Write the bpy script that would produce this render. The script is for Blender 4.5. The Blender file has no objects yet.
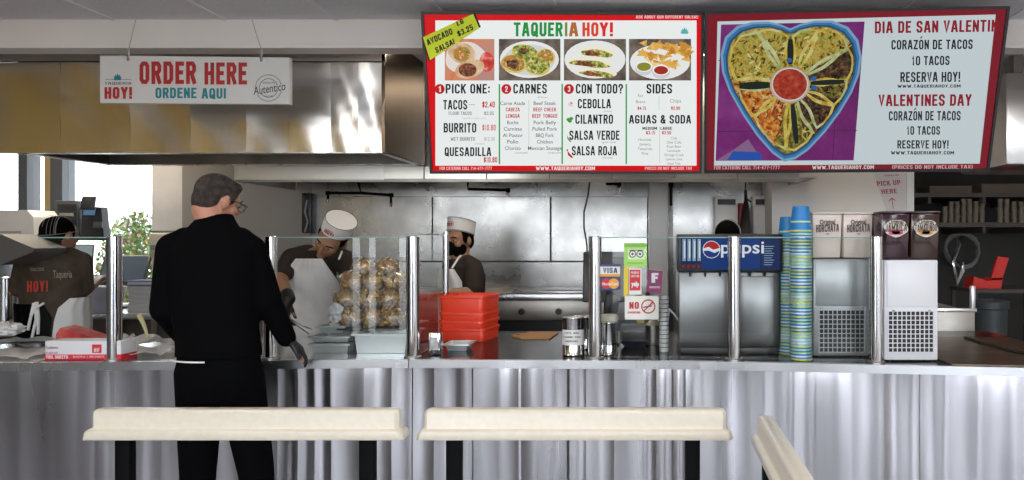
import bpy, bmesh, math, random
from mathutils import Vector, Matrix
random.seed(7)
R_ = math.radians
sc = bpy.context.scene
col = sc.collection
# ---------------------------------------------------------------- camera / view
F, CX, CY, EYE = 720.0, 655.0, 240.0, 1.48          # focal length and principal point of the photograph (1024x480), eye height in metres
cam_d = bpy.data.cameras.new('camera'); cam = bpy.data.objects.new('camera', cam_d); col.objects.link(cam)
cam.location = (0, 0, EYE); cam.rotation_euler = (R_(90), 0, 0)
cam_d.sensor_width = 36.0; cam_d.lens = F / 1024 * 36.0
cam_d.shift_x = (512 - CX) / 1024; cam_d.shift_y = (CY - 240) / 1024
cam_d.clip_start = 0.05; cam_d.clip_end = 200
sc.camera = cam
vs = sc.view_settings
vs.view_transform = 'Standard'; vs.look = 'None'; vs.gamma = 1.0; vs.use_curve_mapping = False
EXPO = 0.0
vs.exposure = EXPO
sc.cycles.use_denoising = True
sc.cycles.max_bounces = 10; sc.cycles.transparent_max_bounces = 24
sc.cycles.sample_clamp_indirect = 6.0
# ---------------------------------------------------------------- sky and lights
SKY = 8.5
w = bpy.data.worlds.new('sky'); sc.world = w; w.use_nodes = True
bg = w.node_tree.nodes['Background']; bg.inputs[0].default_value = (0.86, 0.93, 1.0, 1); bg.inputs[1].default_value = SKY
CEIL = 2.69
FRONT_Y = -2.6
def area(name, loc, rot, sx, sy, power, colr, portal=False):
    d = bpy.data.lights.new(name, 'AREA'); d.shape = 'RECTANGLE'; d.size = sx; d.size_y = sy; d.energy = power; d.color = colr
    o = bpy.data.objects.new(name, d); col.objects.link(o); o.location = loc; o.rotation_euler = rot
    if portal: d.cycles.is_portal = True
    return o
area('front_window_portal', (0.2, FRONT_Y, 1.4), (R_(90), 0, 0), 9.2, 2.2, 1, (1, 1, 1), True)
area('kitchen_window_portal', (-4.95, 6.25, 1.7), (R_(-90), 0, 0), 2.6, 1.6, 1, (1, 1, 1), True)

# ---------------------------------------------------------------- helpers
def lin(h):
    if isinstance(h, (tuple, list)): return tuple(h[:3])
    h = h.lstrip('#'); v = [int(h[i:i+2], 16) / 255 for i in (0, 2, 4)]
    return tuple(c / 12.92 if c <= 0.04045 else ((c + 0.055) / 1.055) ** 2.4 for c in v)
_m = {}
def mat(name, colr, rough=0.5, metal=0.0, noise=None, bump=None, spec=0.5, coat=0.0, c2=None,  stretch=(1, 1, 1), rvar=0.0, aniso=None):
    """principled; noise=(scale, amount or second colour through c2); bump=(scale, strength)"""
    if name in _m: return _m[name]
    m = bpy.data.materials.new(name); m.use_nodes = True; nt = m.node_tree; N = nt.nodes; L = nt.links
    b = N['Principled BSDF']; c = lin(colr)
    b.inputs['Base Color'].default_value = (*c, 1); b.inputs['Roughness'].default_value = rough; b.inputs['Metallic'].default_value = metal
    b.inputs['Specular IOR Level'].default_value = spec; b.inputs['Coat Weight'].default_value = coat; b.inputs['Coat Roughness'].default_value = 0.1
    if noise or bump or rvar:
        tc = N.new('ShaderNodeTexCoord'); mp = N.new('ShaderNodeMapping'); mp.inputs['Scale'].default_value = stretch
        L.new(tc.outputs['Object'], mp.inputs[0])
    if noise:
        n = N.new('ShaderNodeTexNoise'); n.inputs['Scale'].default_value = noise[0]; n.inputs['Detail'].default_value = 5; L.new(mp.outputs[0], n.inputs['Vector'])
        r = N.new('ShaderNodeValToRGB'); r.color_ramp.elements[0].position = 0.35; r.color_ramp.elements[1].position = 0.65
        d = lin(c2) if c2 else tuple(x * (1 - noise[1]) for x in c)
        r.color_ramp.elements[0].color = (*d, 1); r.color_ramp.elements[1].color = (*c, 1)
        L.new(n.outputs['Fac'], r.inputs[0]); L.new(r.outputs[0], b.inputs['Base Color'])
    if rvar:
        n = N.new('ShaderNodeTexNoise'); n.inputs['Scale'].default_value = 3; n.inputs['Detail'].default_value = 4; L.new(mp.outputs[0], n.inputs['Vector'])
        k = N.new('ShaderNodeMapRange'); k.inputs['To Min'].default_value = max(0.02, rough - rvar); k.inputs['To Max'].default_value = rough + rvar
        L.new(n.outputs['Fac'], k.inputs['Value']); L.new(k.outputs[0], b.inputs['Roughness'])
    if bump:
        n = N.new('ShaderNodeTexNoise'); n.inputs['Scale'].default_value = bump[0]; n.inputs['Detail'].default_value = 3; L.new(mp.outputs[0], n.inputs['Vector'])
        u = N.new('ShaderNodeBump'); u.inputs['Strength'].default_value = bump[1]; u.inputs['Distance'].default_value = 0.02
        L.new(n.outputs['Fac'], u.inputs['Height']); L.new(u.outputs[0], b.inputs['Normal'])
    _m[name] = m; return m
def emit(name, colr, strength=1.0):
    if name in _m: return _m[name]
    m = bpy.data.materials.new(name); m.use_nodes = True; b = m.node_tree.nodes['Principled BSDF']
    b.inputs['Base Color'].default_value = (0.01, 0.01, 0.01, 1); b.inputs['Roughness'].default_value = 0.22; b.inputs['Specular IOR Level'].default_value = 0.05
    b.inputs['Emission Color'].default_value = (*lin(colr), 1); b.inputs['Emission Strength'].default_value = strength
    _m[name] = m; return m
def S(hexcol, k=0.92): return emit('screen ' + hexcol + ('' if k == 0.92 else ' %.2f' % k), hexcol, k)
def SN(name, cols, scale, k=0.9):
    """a lit screen showing mottled food"""
    if name in _m: return _m[name]
    m = emit(name, cols[0], k); nt = m.node_tree; N = nt.nodes; L = nt.links; b = N['Principled BSDF']
    tc = N.new('ShaderNodeTexCoord'); n = N.new('ShaderNodeTexNoise'); n.inputs['Scale'].default_value = scale; n.inputs['Detail'].default_value = 4; n.inputs['Roughness'].default_value = 0.65
    L.new(tc.outputs['Object'], n.inputs['Vector']); r = N.new('ShaderNodeValToRGB'); r.color_ramp.interpolation = 'LINEAR'
    els = r.color_ramp.elements
    while len(els) < len(cols): els.new(0.5)
    for i, c in enumerate(cols):
        els[i].position = 0.34 + 0.32 * i / (len(cols) - 1); els[i].color = (*lin(c), 1)
    L.new(n.outputs['Fac'], r.inputs[0]); L.new(r.outputs[0], b.inputs['Emission Color'])
    return m
def glass(name, tint, refl=1.0, rough=0.0):
    if name in _m: return _m[name]
    m = bpy.data.materials.new(name); m.use_nodes = True; nt = m.node_tree; N = nt.nodes; L = nt.links
    N.remove(N['Principled BSDF']); out = N['Material Output']
    t = N.new('ShaderNodeBsdfTransparent'); t.inputs[0].default_value = (*lin(tint), 1)
    g = N.new('ShaderNodeBsdfGlossy'); g.inputs['Roughness'].default_value = rough
    fr = N.new('ShaderNodeFresnel'); fr.inputs[0].default_value = 1.45
    mu = N.new('ShaderNodeMath'); mu.operation = 'MULTIPLY'; mu.inputs[1].default_value = refl; mu.use_clamp = True
    L.new(fr.outputs[0], mu.inputs[0]); mx = N.new('ShaderNodeMixShader'); L.new(mu.outputs[0], mx.inputs[0]); L.new(t.outputs[0], mx.inputs[1]); L.new(g.outputs[0], mx.inputs[2])
    L.new(mx.outputs[0], out.inputs[0]); _m[name] = m; return m

def X(px, Y): return (px - CX) * Y / F
def Z(py, Y): return EYE - (py - CY) * Y / F
def P(px, py, Y): return Vector((X(px, Y), Y, Z(py, Y)))

_origin = {}
_glyph = {}
def glyphs(s, off):
    k = (s, off)
    if k in _glyph: return _glyph[k]
    if all(c == ' ' or c in _BL for c in s): _glyph[k] = block(s, .15 + max(off - .02, -.02) * 1.1); return _glyph[k]
    c = bpy.data.curves.new('lettering', 'FONT'); c.body = s; c.size = 1; c.offset = off; c.resolution_u = 4; c.fill_mode = 'BOTH'
    o = bpy.data.objects.new('lettering', c); col.objects.link(o); bpy.context.view_layer.update()
    me = bpy.data.meshes.new_from_object(o.evaluated_get(bpy.context.evaluated_depsgraph_get()))
    v = [tuple(p.co[:2]) for p in me.vertices]; f = [tuple(p.vertices) for p in me.polygons]
    bpy.data.meshes.remove(me); bpy.data.objects.remove(o); bpy.data.curves.remove(c)
    xs = [a[0] for a in v] or [0, 1]; 
    _glyph[k] = (v, f, min(xs), max(xs)); return _glyph[k]
# a condensed block alphabet like the one on the signs: strokes on a unit box
_BL = {'A': '00 .36,1 .64,1 10|.14,.27 .86,.27', 'B': '00 01 .75,1 1,.86 1,.66 .78,.53 0,.53|.78,.53 1,.4 1,.14 .75,0 00', 'C': '1,.82 1,.86 .75,1 .25,1 0,.86 0,.14 .25,0 .75,0 1,.14 1,.18', 'D': '00 01 .7,1 1,.84 1,.16 .7,0 00',
 'E': '11 01 00 10|0,.52 .8,.52', 'F': '11 01 00|0,.52 .8,.52', 'G': '1,.82 1,.86 .75,1 .25,1 0,.86 0,.14 .25,0 .75,0 1,.14 1,.45 .55,.45', 'H': '00 01|10 11|0,.52 1,.52', 'I': '.5,0 .5,1', 'J': '11 1,.14 .75,0 .25,0 0,.14 0,.3', 'K': '00 01|1,1 0,.42|.35,.62 1,0', 'L': '01 00 10', 'M': '00 01|10 11|.06,.95 .5,.32|.94,.95 .5,.32', 'N': '00 01|10 11|.06,.92 .94,.08',
 'O': '.25,0 .75,0 1,.14 1,.86 .75,1 .25,1 0,.86 0,.14 .25,0', 'P': '00 01 .75,1 1,.86 1,.6 .75,.46 0,.46', 'Q': '.25,0 .75,0 1,.14 1,.86 .75,1 .25,1 0,.86 0,.14 .25,0|.6,.25 1.05,-.06', 'R': '00 01 .75,1 1,.86 1,.64 .75,.5 0,.5|.55,.5 1,0', 'S': '1,.82 1,.86 .75,1 .25,1 0,.86 0,.68 .2,.56 .8,.44 1,.32 1,.14 .75,0 .25,0 0,.14 0,.18',
 'T': '.5,0 .5,1|01 11', 'U': '01 0,.14 .25,0 .75,0 1,.14 11', 'V': '01 .5,0 11', 'W': '01 .25,0|.25,0 .5,.75|.5,.75 .75,0|.75,0 11', 'X': '00 11|01 10', 'Y': '01 .5,.46|11 .5,.46|.5,.46 .5,0', 'Z': '01 11|.95,.95 .05,.05|00 10', '0': '.25,0 .75,0 1,.14 1,.86 .75,1 .25,1 0,.86 0,.14 .25,0', '1': '.1,.8 .5,1 .5,0', '2': '0,.75 0,.86 .25,1 .75,1 1,.86 1,.62 .04,.06|00 10',
 '3': '0,.84 0,.86 .25,1 .75,1 1,.86 1,.64 .7,.53 1,.4 1,.14 .75,0 .25,0 0,.14', '4': '.75,0 .75,1|.75,.95 .05,.28|0,.28 1,.28', '5': '11 01 0,.56 .75,.56 1,.44 1,.14 .75,0 0,.04', '6': '1,.86 .75,1 .25,1 0,.86 0,.14 .25,0 .75,0 1,.14 1,.44 .75,.54 0,.54', '7': '01 11|.95,.95 .4,0', '8': '.25,.53 0,.66 0,.86 .25,1 .75,1 1,.86 1,.66 .75,.53 .25,.53 0,.4 0,.14 .25,0 .75,0 1,.14 1,.4 .75,.53', '9': '0,.14 .25,0 .75,0 1,.14 1,.86 .75,1 .25,1 0,.86 0,.56 .25,.46 1,.46',
 '$': '1,.76 1,.82 .75,.92 .25,.92 0,.8 0,.64 .25,.54 .75,.46 1,.36 1,.18 .75,.08 .25,.08 0,.18 0,.22|.5,-.04 .5,1.04', '.': '.5,0 .5,.02', ':': '.5,.12 .5,.15|.5,.65 .5,.68', '!': '.5,.34 .5,1|.5,0 .5,.02', '?': '0,.75 0,.86 .25,1 .75,1 1,.86 1,.66 .5,.5 .5,.3|.5,0 .5,.02', '&': '1,.0 .15,.72 .15,.9 .35,1 .6,1 .75,.86 .7,.7 0,.35 0,.14 .25,0 .6,0 1,.4', '(': '.8,1.05 .4,.8 .4,.2 .8,-.05', ')': '.2,1.05 .6,.8 .6,.2 .2,-.05', '-': '.1,.45 .9,.45', '/': '0,0 1,1', '|': '.5,0 .5,1'}
_BW = {'I': .17, '.': .17, ':': .17, '!': .17, '|': .17, '(': .25, ')': .25, '-': .3, '1': .30, 'M': .62, 'W': .72, 'A': .50, '&': .52, 'T': .44, 'L': .38, 'E': .40, 'F': .38, '/': .4}
def block(s, t):
    v, f, x, lay = [], [], 0.0, 0; h = .73
    for ch in s:
        if ch == ' ': x += .22 * h / .73; continue
        wd = _BW.get(ch, .46) * h + max(0, t - .15) * .5; t2 = t * h
        for st in _BL[ch].split('|'):
            pts = []
            for q in st.split(' '):
                a, b = q.split(',') if ',' in q else (q[0], q[1]); pts.append(Vector((x + t2 / 2 + float(a) * max(1e-4, wd - t2), t2 / 2 + float(b) * (h - t2), 0)))
            closed = (pts[0] - pts[-1]).length < 1e-6
            if not closed:
                pts[0] = pts[0] + (pts[0] - pts[1]).normalized() * t2 / 2; pts[-1] = pts[-1] + (pts[-1] - pts[-2]).normalized() * t2 / 2
            n = len(pts); mt = []
            for i, p in enumerate(pts):
                a = pts[i - 1] if i else (pts[-2] if closed else None); b = pts[i + 1] if i < n - 1 else (pts[1] if closed else None)
                d1 = (p - a).normalized() if a is not None else None; d2 = (b - p).normalized() if b is not None else None
                d1 = d1 or d2; d2 = d2 or d1; n1, n2 = Vector((-d1.y, d1.x, 0)), Vector((-d2.y, d2.x, 0)); m = n1 + n2
                m = m.normalized() if m.length > .2 else n1; k = min(2.2, 1 / max(.3, m.dot(n1)))
                mt.append(((p + m * t2 / 2 * k)[:2], (p - m * t2 / 2 * k)[:2]))
            for i in range(n - 1): j = len(v); lay += 1; v += [(*q, lay % 7) for q in (mt[i][0], mt[i][1], mt[i + 1][0], mt[i + 1][1])]; f.append((j + 1, j + 3, j + 2, j))
        x += wd + .075
    xs = [a[0] for a in v]; return v, f, min(xs), max(xs)
def frame_of(d, side=None):
    d = d.normalized()
    s = Vector(side) if side is not None else (Vector((1, 0, 0)) if abs(d.x) < 0.9 else Vector((0, 1, 0)))
    s = (s - d * s.dot(d)).normalized(); return d, s, d.cross(s)
class MB:
    def __init__(self): self.bm = bmesh.new(); self.mats = []
    def mi(self, m):
        if m not in self.mats: self.mats.append(m)
        return self.mats.index(m)
    def poly(self, pts, m):
        try:
            f = self.bm.faces.new([self.bm.verts.new(p) for p in pts]); f.material_index = self.mi(m); return f
        except ValueError: return None
    def obox(self, c, size, m, rot=None, bev=0.0, taper=None):
        k = self.mi(m); sx, sy, sz = [s / 2 for s in size]; vs_ = []
        for z in (-1, 1):
            t = taper if (taper and z < 0) else 1.0
            for x, y in ((-1, -1), (1, -1), (1, 1), (-1, 1)):
                v = Vector((x * sx * t, y * sy * t, z * sz)); v = rot @ v if rot else v
                vs_.append(self.bm.verts.new(Vector(c) + v))
        fs = []
        for q in ((3, 2, 1, 0), (4, 5, 6, 7), (0, 1, 5, 4), (1, 2, 6, 5), (2, 3, 7, 6), (3, 0, 4, 7)):
            f = self.bm.faces.new([vs_[i] for i in q]); f.material_index = k; fs.append(f)
        if bev > 0:
            es = list({e for f in fs for e in f.edges})
            r = bmesh.ops.bevel(self.bm, geom=es, offset=bev, segments=2, profile=0.5, affect='EDGES')
            for f in r['faces']: f.material_index = k
        return self
    def box(self, x0, x1, y0, y1, z0, z1, m, bev=0.0):
        return self.obox(((x0 + x1) / 2, (y0 + y1) / 2, (z0 + z1) / 2), (abs(x1 - x0), abs(y1 - y0), abs(z1 - z0)), m, None, bev)
    def rings(self, rings, m, cap=True, closed=True):
        k = self.mi(m); rv = [[self.bm.verts.new(p) for p in r] for r in rings]; n = len(rv[0])
        for a, b in zip(rv, rv[1:]):
            for i in range(n if closed else n - 1):
                j = (i + 1) % n
                f = self.bm.faces.new((a[i], a[j], b[j], b[i])); f.material_index = k
        if cap and closed:
            f = self.bm.faces.new(rv[0][::-1]); f.material_index = k
            f = self.bm.faces.new(rv[-1]); f.material_index = k
        return self
    def cyl(self, p0, p1, r0, m, r1=None, n=18):
        p0, p1 = Vector(p0), Vector(p1); d, s, t = frame_of(p1 - p0); r1 = r0 if r1 is None else r1
        return self.rings([[p + (s * math.cos(a) + t * math.sin(a)) * r for a in (2 * math.pi * i / n for i in range(n))] for p, r in ((p0, r0), (p1, r1))], m)
    def tube(self, pts, r, m, n=8):
        pts = [Vector(p) for p in pts]; rr = []; side = None
        for i, p in enumerate(pts):
            d = (pts[min(i + 1, len(pts) - 1)] - pts[max(i - 1, 0)]); d, s, t = frame_of(d, side); side = s
            q = r[i] if isinstance(r, (list, tuple)) else r
            rr.append([p + (s * math.cos(a) + t * math.sin(a)) * q for a in (2 * math.pi * k / n for k in range(n))])
        return self.rings(rr, m)
    def lathe(self, c, prof, m, n=28, sx=1.0, sy=1.0, cap=True):
        c = Vector(c); return self.rings([[c + Vector((math.cos(a) * r * sx, math.sin(a) * r * sy, z)) for a in (2 * math.pi * i / n for i in range(n))] for r, z in prof], m, cap)
    def cap(self, p0, p1, r0, r1, m, side=None, f0=1.0, f1=1.0, n=16):
        """rounded cone with an elliptical section: radius r along side, r*f across it"""
        p0, p1 = Vector(p0), Vector(p1); d, s, t = frame_of(p1 - p0, side); rr = []
        for k in range(5):
            a = math.pi / 2 * (k + 0.25) / 4.25 if k < 4 else math.pi / 2
            rr.append((p0 - d * r0 * min(1, f0) * math.cos(a), r0 * math.sin(a), f0))
        for k in range(5):
            a = math.pi / 2 * (1 - (k) / 4.25)
            rr.append((p1 + d * r1 * min(1, f1) * math.cos(a), r1 * math.sin(a), f1))
        return self.rings([[p + s * math.cos(a) * r + t * math.sin(a) * r * f for a in (2 * math.pi * i / n for i in range(n))] for p, r, f in rr], m)
    def ell(self, c, rad, m, rot=None, n=20, h=10):
        c = Vector(c); rr = []
        for k in range(h + 1):
            a = math.pi * (k + 0.12) / (h + 0.24)
            ring = []
            for i in range(n):
                b = 2 * math.pi * i / n; v = Vector((rad[0] * math.sin(a) * math.cos(b), rad[1] * math.sin(a) * math.sin(b), -rad[2] * math.cos(a)))
                ring.append(c + (rot @ v if rot else v))
            rr.append(ring)
        return self.rings(rr, m)
    def prism(self, pts, ext, m):
        pts = [Vector(p) for p in pts]; ext = Vector(ext); return self.rings([pts, [p + ext for p in pts]], m)
    def text(self, s, bl, br, tl, m, off=0.02, fit=True, shear=0.0):
        v, f, x0, x1 = glyphs(s, off); bl, br, tl = Vector(bl), Vector(br), Vector(tl); ux = br - bl; uy = tl - bl; k = self.mi(m)
        CAP = 0.73
        nz = ux.cross(uy).normalized() * .00012
        pv = [self.bm.verts.new(bl + ux * ((q[0] - x0) / (x1 - x0)) + uy * (q[1] / CAP) + ux.normalized() * uy.length * shear * (q[1] / CAP) + nz * (q[2] if len(q) > 2 else 0)) for q in v]
        for q in f:
            try: fc = self.bm.faces.new([pv[i] for i in q]); fc.material_index = k
            except ValueError: pass
        return self
    def build(self, name, parent=None, origin=None, smooth=35, recalc=True):
        bm = self.bm
        if recalc: bmesh.ops.recalc_face_normals(bm, faces=bm.faces[:])
        if parent is not None: o0 = _origin[parent]
        elif origin is not None: o0 = Vector(origin)
        else:
            cs = [v.co for v in bm.verts]; lo = [min(c[i] for c in cs) for i in range(3)]; hi = [max(c[i] for c in cs) for i in range(3)]
            o0 = Vector(((lo[0] + hi[0]) / 2, (lo[1] + hi[1]) / 2, lo[2]))
        for v in bm.verts: v.co -= o0
        me = bpy.data.meshes.new(name); bm.to_mesh(me); bm.free()
        for m in self.mats: me.materials.append(m)
        if smooth:
            me.shade_smooth(); me.set_sharp_from_angle(angle=R_(smooth))
        o = bpy.data.objects.new(name, me); col.objects.link(o)
        if parent is not None: o.parent = parent
        else: o.location = o0
        _origin[o] = o0
        return o
def tag(o, label=None, cat=None, group=None, kind=None):
    if label: o['label'] = label
    if cat: o['category'] = cat
    if group: o['group'] = group
    if kind: o['kind'] = kind
    return o
def thing(name, label, cat, loc, group=None):
    o = bpy.data.objects.new(name, None); o.empty_display_size = 0.05; col.objects.link(o); o.location = loc; _origin[o] = Vector(loc)
    return tag(o, label, cat, group)
def struct(o): o['kind'] = 'structure'; return o
def dup(root, loc, rz=0.0, label=None, group=None):
    r = root.copy(); col.objects.link(r); r.location = loc; r.rotation_euler = (0, 0, rz); _origin[r] = Vector(loc)
    if label: r['label'] = label
    if group: r['group'] = group
    for ch in list(root.children):
        c = ch.copy(); col.objects.link(c); c.parent = r
        for g in list(ch.children):
            d = g.copy(); col.objects.link(d); d.parent = c
    return r
def blob(mb, name, parent, vox=0.01, smooth=6):
    """melts the pieces gathered in mb into one continuous skin"""
    o = mb.build(name + '_rough', parent, smooth=0)
    m = o.modifiers.new('r', 'REMESH'); m.mode = 'VOXEL'; m.voxel_size = vox; m.use_smooth_shade = True
    s = o.modifiers.new('s', 'SMOOTH'); s.factor = 0.5; s.iterations = smooth
    bpy.context.view_layer.update()
    me = bpy.data.meshes.new_from_object(o.evaluated_get(bpy.context.evaluated_depsgraph_get())); me.name = name
    me.shade_smooth(); bpy.data.objects.remove(o)
    me.materials.clear()
    for k in mb.mats: me.materials.append(k)
    n = bpy.data.objects.new(name, me); col.objects.link(n); n.parent = parent; _origin[n] = _origin[parent]
    return n
def rotm(ax, ay, az): return (Matrix.Rotation(R_(az), 3, 'Z') @ Matrix.Rotation(R_(ay), 3, 'Y') @ Matrix.Rotation(R_(ax), 3, 'X'))

# ---------------------------------------------------------------- materials
STEEL = mat('brushed steel', (0.62, 0.62, 0.63), 0.28, 1.0, bump=(9, 0.05), stretch=(1, 1, 0.15), rvar=0.08)
PLEAT = mat('pleated steel', (0.53, 0.52, 0.55), 0.29, 1.0, bump=(7, 0.08), stretch=(1, 1, 0.08), rvar=0.08)
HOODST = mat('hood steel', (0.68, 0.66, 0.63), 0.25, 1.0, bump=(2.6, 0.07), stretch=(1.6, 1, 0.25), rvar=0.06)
WALLST = mat('wall steel', (0.40, 0.39, 0.375), 0.28, 1.0, bump=(2.5, 0.10), rvar=0.12, noise=(5, 0.25))
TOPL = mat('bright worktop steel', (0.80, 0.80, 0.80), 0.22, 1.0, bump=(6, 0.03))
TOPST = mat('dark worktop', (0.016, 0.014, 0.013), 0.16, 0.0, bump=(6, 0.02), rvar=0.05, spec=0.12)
POLISH = mat('polished steel', (0.72, 0.72, 0.73), 0.10, 1.0)
DARKST = mat('darkened steel', (0.16, 0.15, 0.14), 0.35, 1.0, noise=(6, 0.4))
DULL = mat('dull steel', (0.45, 0.42, 0.38), 0.42, 1.0, noise=(4, 0.3))
BLACK = mat('black plastic', (0.012, 0.012, 0.013), 0.4)
BLACKM = mat('black painted metal', (0.003, 0.003, 0.0035), 0.6, spec=0.06)
CREAM = mat('cream moulded plastic', '#d6cdbc', 0.34, noise=(40, 0.06), coat=0.15)
WHITE = mat('white enamel', (0.72, 0.72, 0.72), 0.35)
WHITEP = mat('white paper', (0.78, 0.76, 0.74), 0.7)
GLASS = glass('guard glass', (0.97, 0.985, 0.98), 1.25)
REDPL = mat('red plastic', (0.86, 0.055, 0.02), 0.35)
# ---------------------------------------------------------------- room shell
FLOORM = mat('pale floor tile', (0.27, 0.265, 0.28), 0.35, noise=(3, 0.12))
PAINT = mat('cream paint', (.90, .84, .79), 0.6, noise=(2, 0.05))
GREYP = mat('grey wall paint', (0.22, 0.205, 0.19), 0.5, noise=(1.2, 0.12))
OCHRE = mat('ochre wall', (0.68, 0.42, 0.03), 0.6, noise=(1.5, 0.35))
TILE = mat('ceiling tile', (0.80, 0.80, 0.84), 0.9, noise=(60, 0.08))
TBAR = mat('ceiling grid', (0.80, 0.79, 0.78), 0.6)
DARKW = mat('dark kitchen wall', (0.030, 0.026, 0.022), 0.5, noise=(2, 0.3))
BX0, BX1 = -6.2, 4.5
struct(MB().box(BX0 - .1, BX1 + .1, FRONT_Y - .1, 7.7, -0.1, 0, FLOORM).build('floor', smooth=0))
struct(MB().box(BX0 - .1, BX1 + .1, FRONT_Y - .1, 7.7, CEIL, CEIL + .1, TILE).build('ceiling', smooth=0))
g = MB()
for k in range(-6, 13):
    x = -2.97 + 0.613 * k
    if -4.4 < x < BX1: g.box(x - .011, x + .011, FRONT_Y, 3.95, CEIL - .006, CEIL, TBAR)
for k in range(0, 6):
    y = 3.30 - 1.22 * k
    if y > FRONT_Y: g.box(-4.4, BX1, y - .011, y + .011, CEIL - .006, CEIL, TBAR)
struct(g.build('trim_1', smooth=0))
# bulkhead beam above the counter
SY = 3.95
g = MB().box(BX0, BX1, SY, SY + .12, 2.553, CEIL, PAINT).box(BX0, BX1, SY - .012, SY + .12, 2.53, 2.553, PAINT, .003)
struct(g.build('trim_2', smooth=0))
# dining room walls
struct(MB().box(-4.5, -4.4, FRONT_Y, 3.62, 0, CEIL, OCHRE).build('wall_left', smooth=0))
struct(MB().box(-4.4, -4.385, FRONT_Y, 3.62, 0, 1.62, mat('dark reflection panel', (.07, .062, .055), .5)).build('wall_reflection_panel', smooth=0))  # unseen panel added so the left counter front reflects something dark
g = MB().box(BX0 - .1, BX0, 3.62, 6.3, 0, CEIL, GREYP).box(BX0, -4.4, 3.62, 3.72, 0, CEIL, GREYP)
struct(g.build('wall_kitchen_left', smooth=0))
struct(MB().box(BX1, BX1 + .1, FRONT_Y, 7.7, 0, CEIL, PAINT).build('wall_right', smooth=0))
g = MB()
ALU = mat('window frame metal', (0.20, 0.20, 0.21), 0.4, 0.6)
g.box(-4.5, BX1, FRONT_Y - .1, FRONT_Y, 0, .30, PAINT).box(-4.5, BX1, FRONT_Y - .1, FRONT_Y, 2.5, CEIL, PAINT)
struct(g.build('wall_front', smooth=0))
for i, (a, b) in enumerate(((-4.5, -4.42), (-3.58, -3.5), (-2.45, -2.36), (-1.5, -1.2), (-0.12, -0.02), (1.2, 1.4), (2.5, 2.6), (3.5, 3.8), (4.42, 4.5))):
    f = struct(MB().box(a, b, FRONT_Y - .1, FRONT_Y, .30, 2.5, ALU).build('trim_%d' % (i + 10), smooth=0))
for i, (a, b) in enumerate(((-4.42, -3.72), (-3.57, -3.20), (-3.10, -3.0), (-2.91, -2.63), (-2.53, -2.36), (-.75, 1.2))):
    struct(MB().box(a, b, FRONT_Y - .07, FRONT_Y - .03, .30, 1.56, mat('reflection shaping panel', (.05, .05, .055), .6)).build('trim_%d' % (i + 30), smooth=0))  # unseen panels set to shape the reflections in the guard glass
# kitchen back walls
g = MB()
WY = 6.2
XC0 = X(152, 5.95); XC1 = X(187, 5.95)
g.box(BX0, XC0, WY, WY + .12, 0, 0.88, GREYP).box(BX0, XC0, WY, WY + .12, 2.32, CEIL, GREYP)
struct(g.build('wall_window', smooth=0))
MARB = mat('pale marble cladding', (0.50, 0.49, 0.48), 0.35, noise=(2.5, 0.25))
struct(MB().box(XC0, XC1, 5.95, 6.32, 0, CEIL, MARB).box(XC0 - .002, XC1 + .002, 5.946, 5.96, 1.55, 1.556, DARKST).build('column', smooth=0))
struct(MB().box(XC1, X(194, 5.95), 5.97, 6.2, 0, CEIL, WHITE).build('trim_3', smooth=0))
KY = 5.8
struct(MB().box(X(194, 5.95), 2.0, KY, KY + .1, 0, CEIL, GREYP).build('wall_back', smooth=0))
g = MB()
XP = [X(313, KY), X(433, KY), X(551, KY), X(648, KY)]
for a, b in zip(XP, XP[1:]):
    g.box(a + .004, b - .004, KY - .02, KY, 1.31, 1.83, WALLST, .004)
g.box(XP[0], XP[-1], KY - .026, KY, 1.0, 1.305, WALLST, .004)
g.box(XP[0], XP[-1], KY - .012, KY, 1.83, 2.0, WALLST)
g.box(XP[-1], X(775, KY), KY - .015, KY, .9, 2.0, WALLST, .003)
struct(g.build('wall_cladding', smooth=0))
struct(MB().box(X(649, 5.7), X(668, 5.7), 5.62, KY - .03, .0, CEIL, mat('pale duct', (0.72, 0.70, 0.68), 0.4), .01).box(X(669, 5.7), X(673, 5.7), 5.7, KY - .03, 0, CEIL, DARKST).build('pillar', smooth=0))
PARTY = 5.3
PX0, PX1 = X(772, PARTY), X(912, PARTY)
WPAINT = mat('warm white paint', (0.82, 0.77, 0.71), 0.5, noise=(1.5, 0.06))
g = MB().box(PX0, PX1, PARTY, 7.6, 0, CEIL, WPAINT).box(PX1 - .04, PX1 + .01, PARTY - .015, PARTY, 0, CEIL, TBAR)
struct(g.build('wall_partition', smooth=0))
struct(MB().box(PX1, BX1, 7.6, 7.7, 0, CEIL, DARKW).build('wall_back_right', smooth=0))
# kitchen window: frame and panes
DKF = mat('dark window frame', (0.045, 0.05, 0.06), 0.45); WOODF = mat('wood window post', (0.30, 0.22, 0.10), 0.55, noise=(6, 0.4), stretch=(1, 1, .1))
WFR = mat('white window post', (0.75, 0.74, 0.72), 0.5)
def vpost(g, a, b, m, y0=6.16, y1=6.3): g.box(X(a, 6.2), X(b, 6.2), y0, y1, .88, 2.32, m)
g = MB(); vpost(g, 22, 31, DKF); vpost(g, 48, 54, WOODF); vpost(g, 54, 66, DKF); vpost(g, -70, -60, DKF)
g.box(BX0, XC0, 6.14, 6.3, .88, .93, WFR); g.box(BX0, XC0, 6.16, 6.3, 2.28, 2.32, DKF)
struct(g.build('window_1', smooth=0))
pane = glass('window glass', (0.97, 0.98, 0.98), 0.8)
struct(MB().box(BX0, X(48, 6.2), 6.22, 6.226, .93, 2.28, pane).box(X(66, 6.2), XC0, 6.22, 6.226, .93, 2.28, pane).build('window_2', smooth=0))
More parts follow.
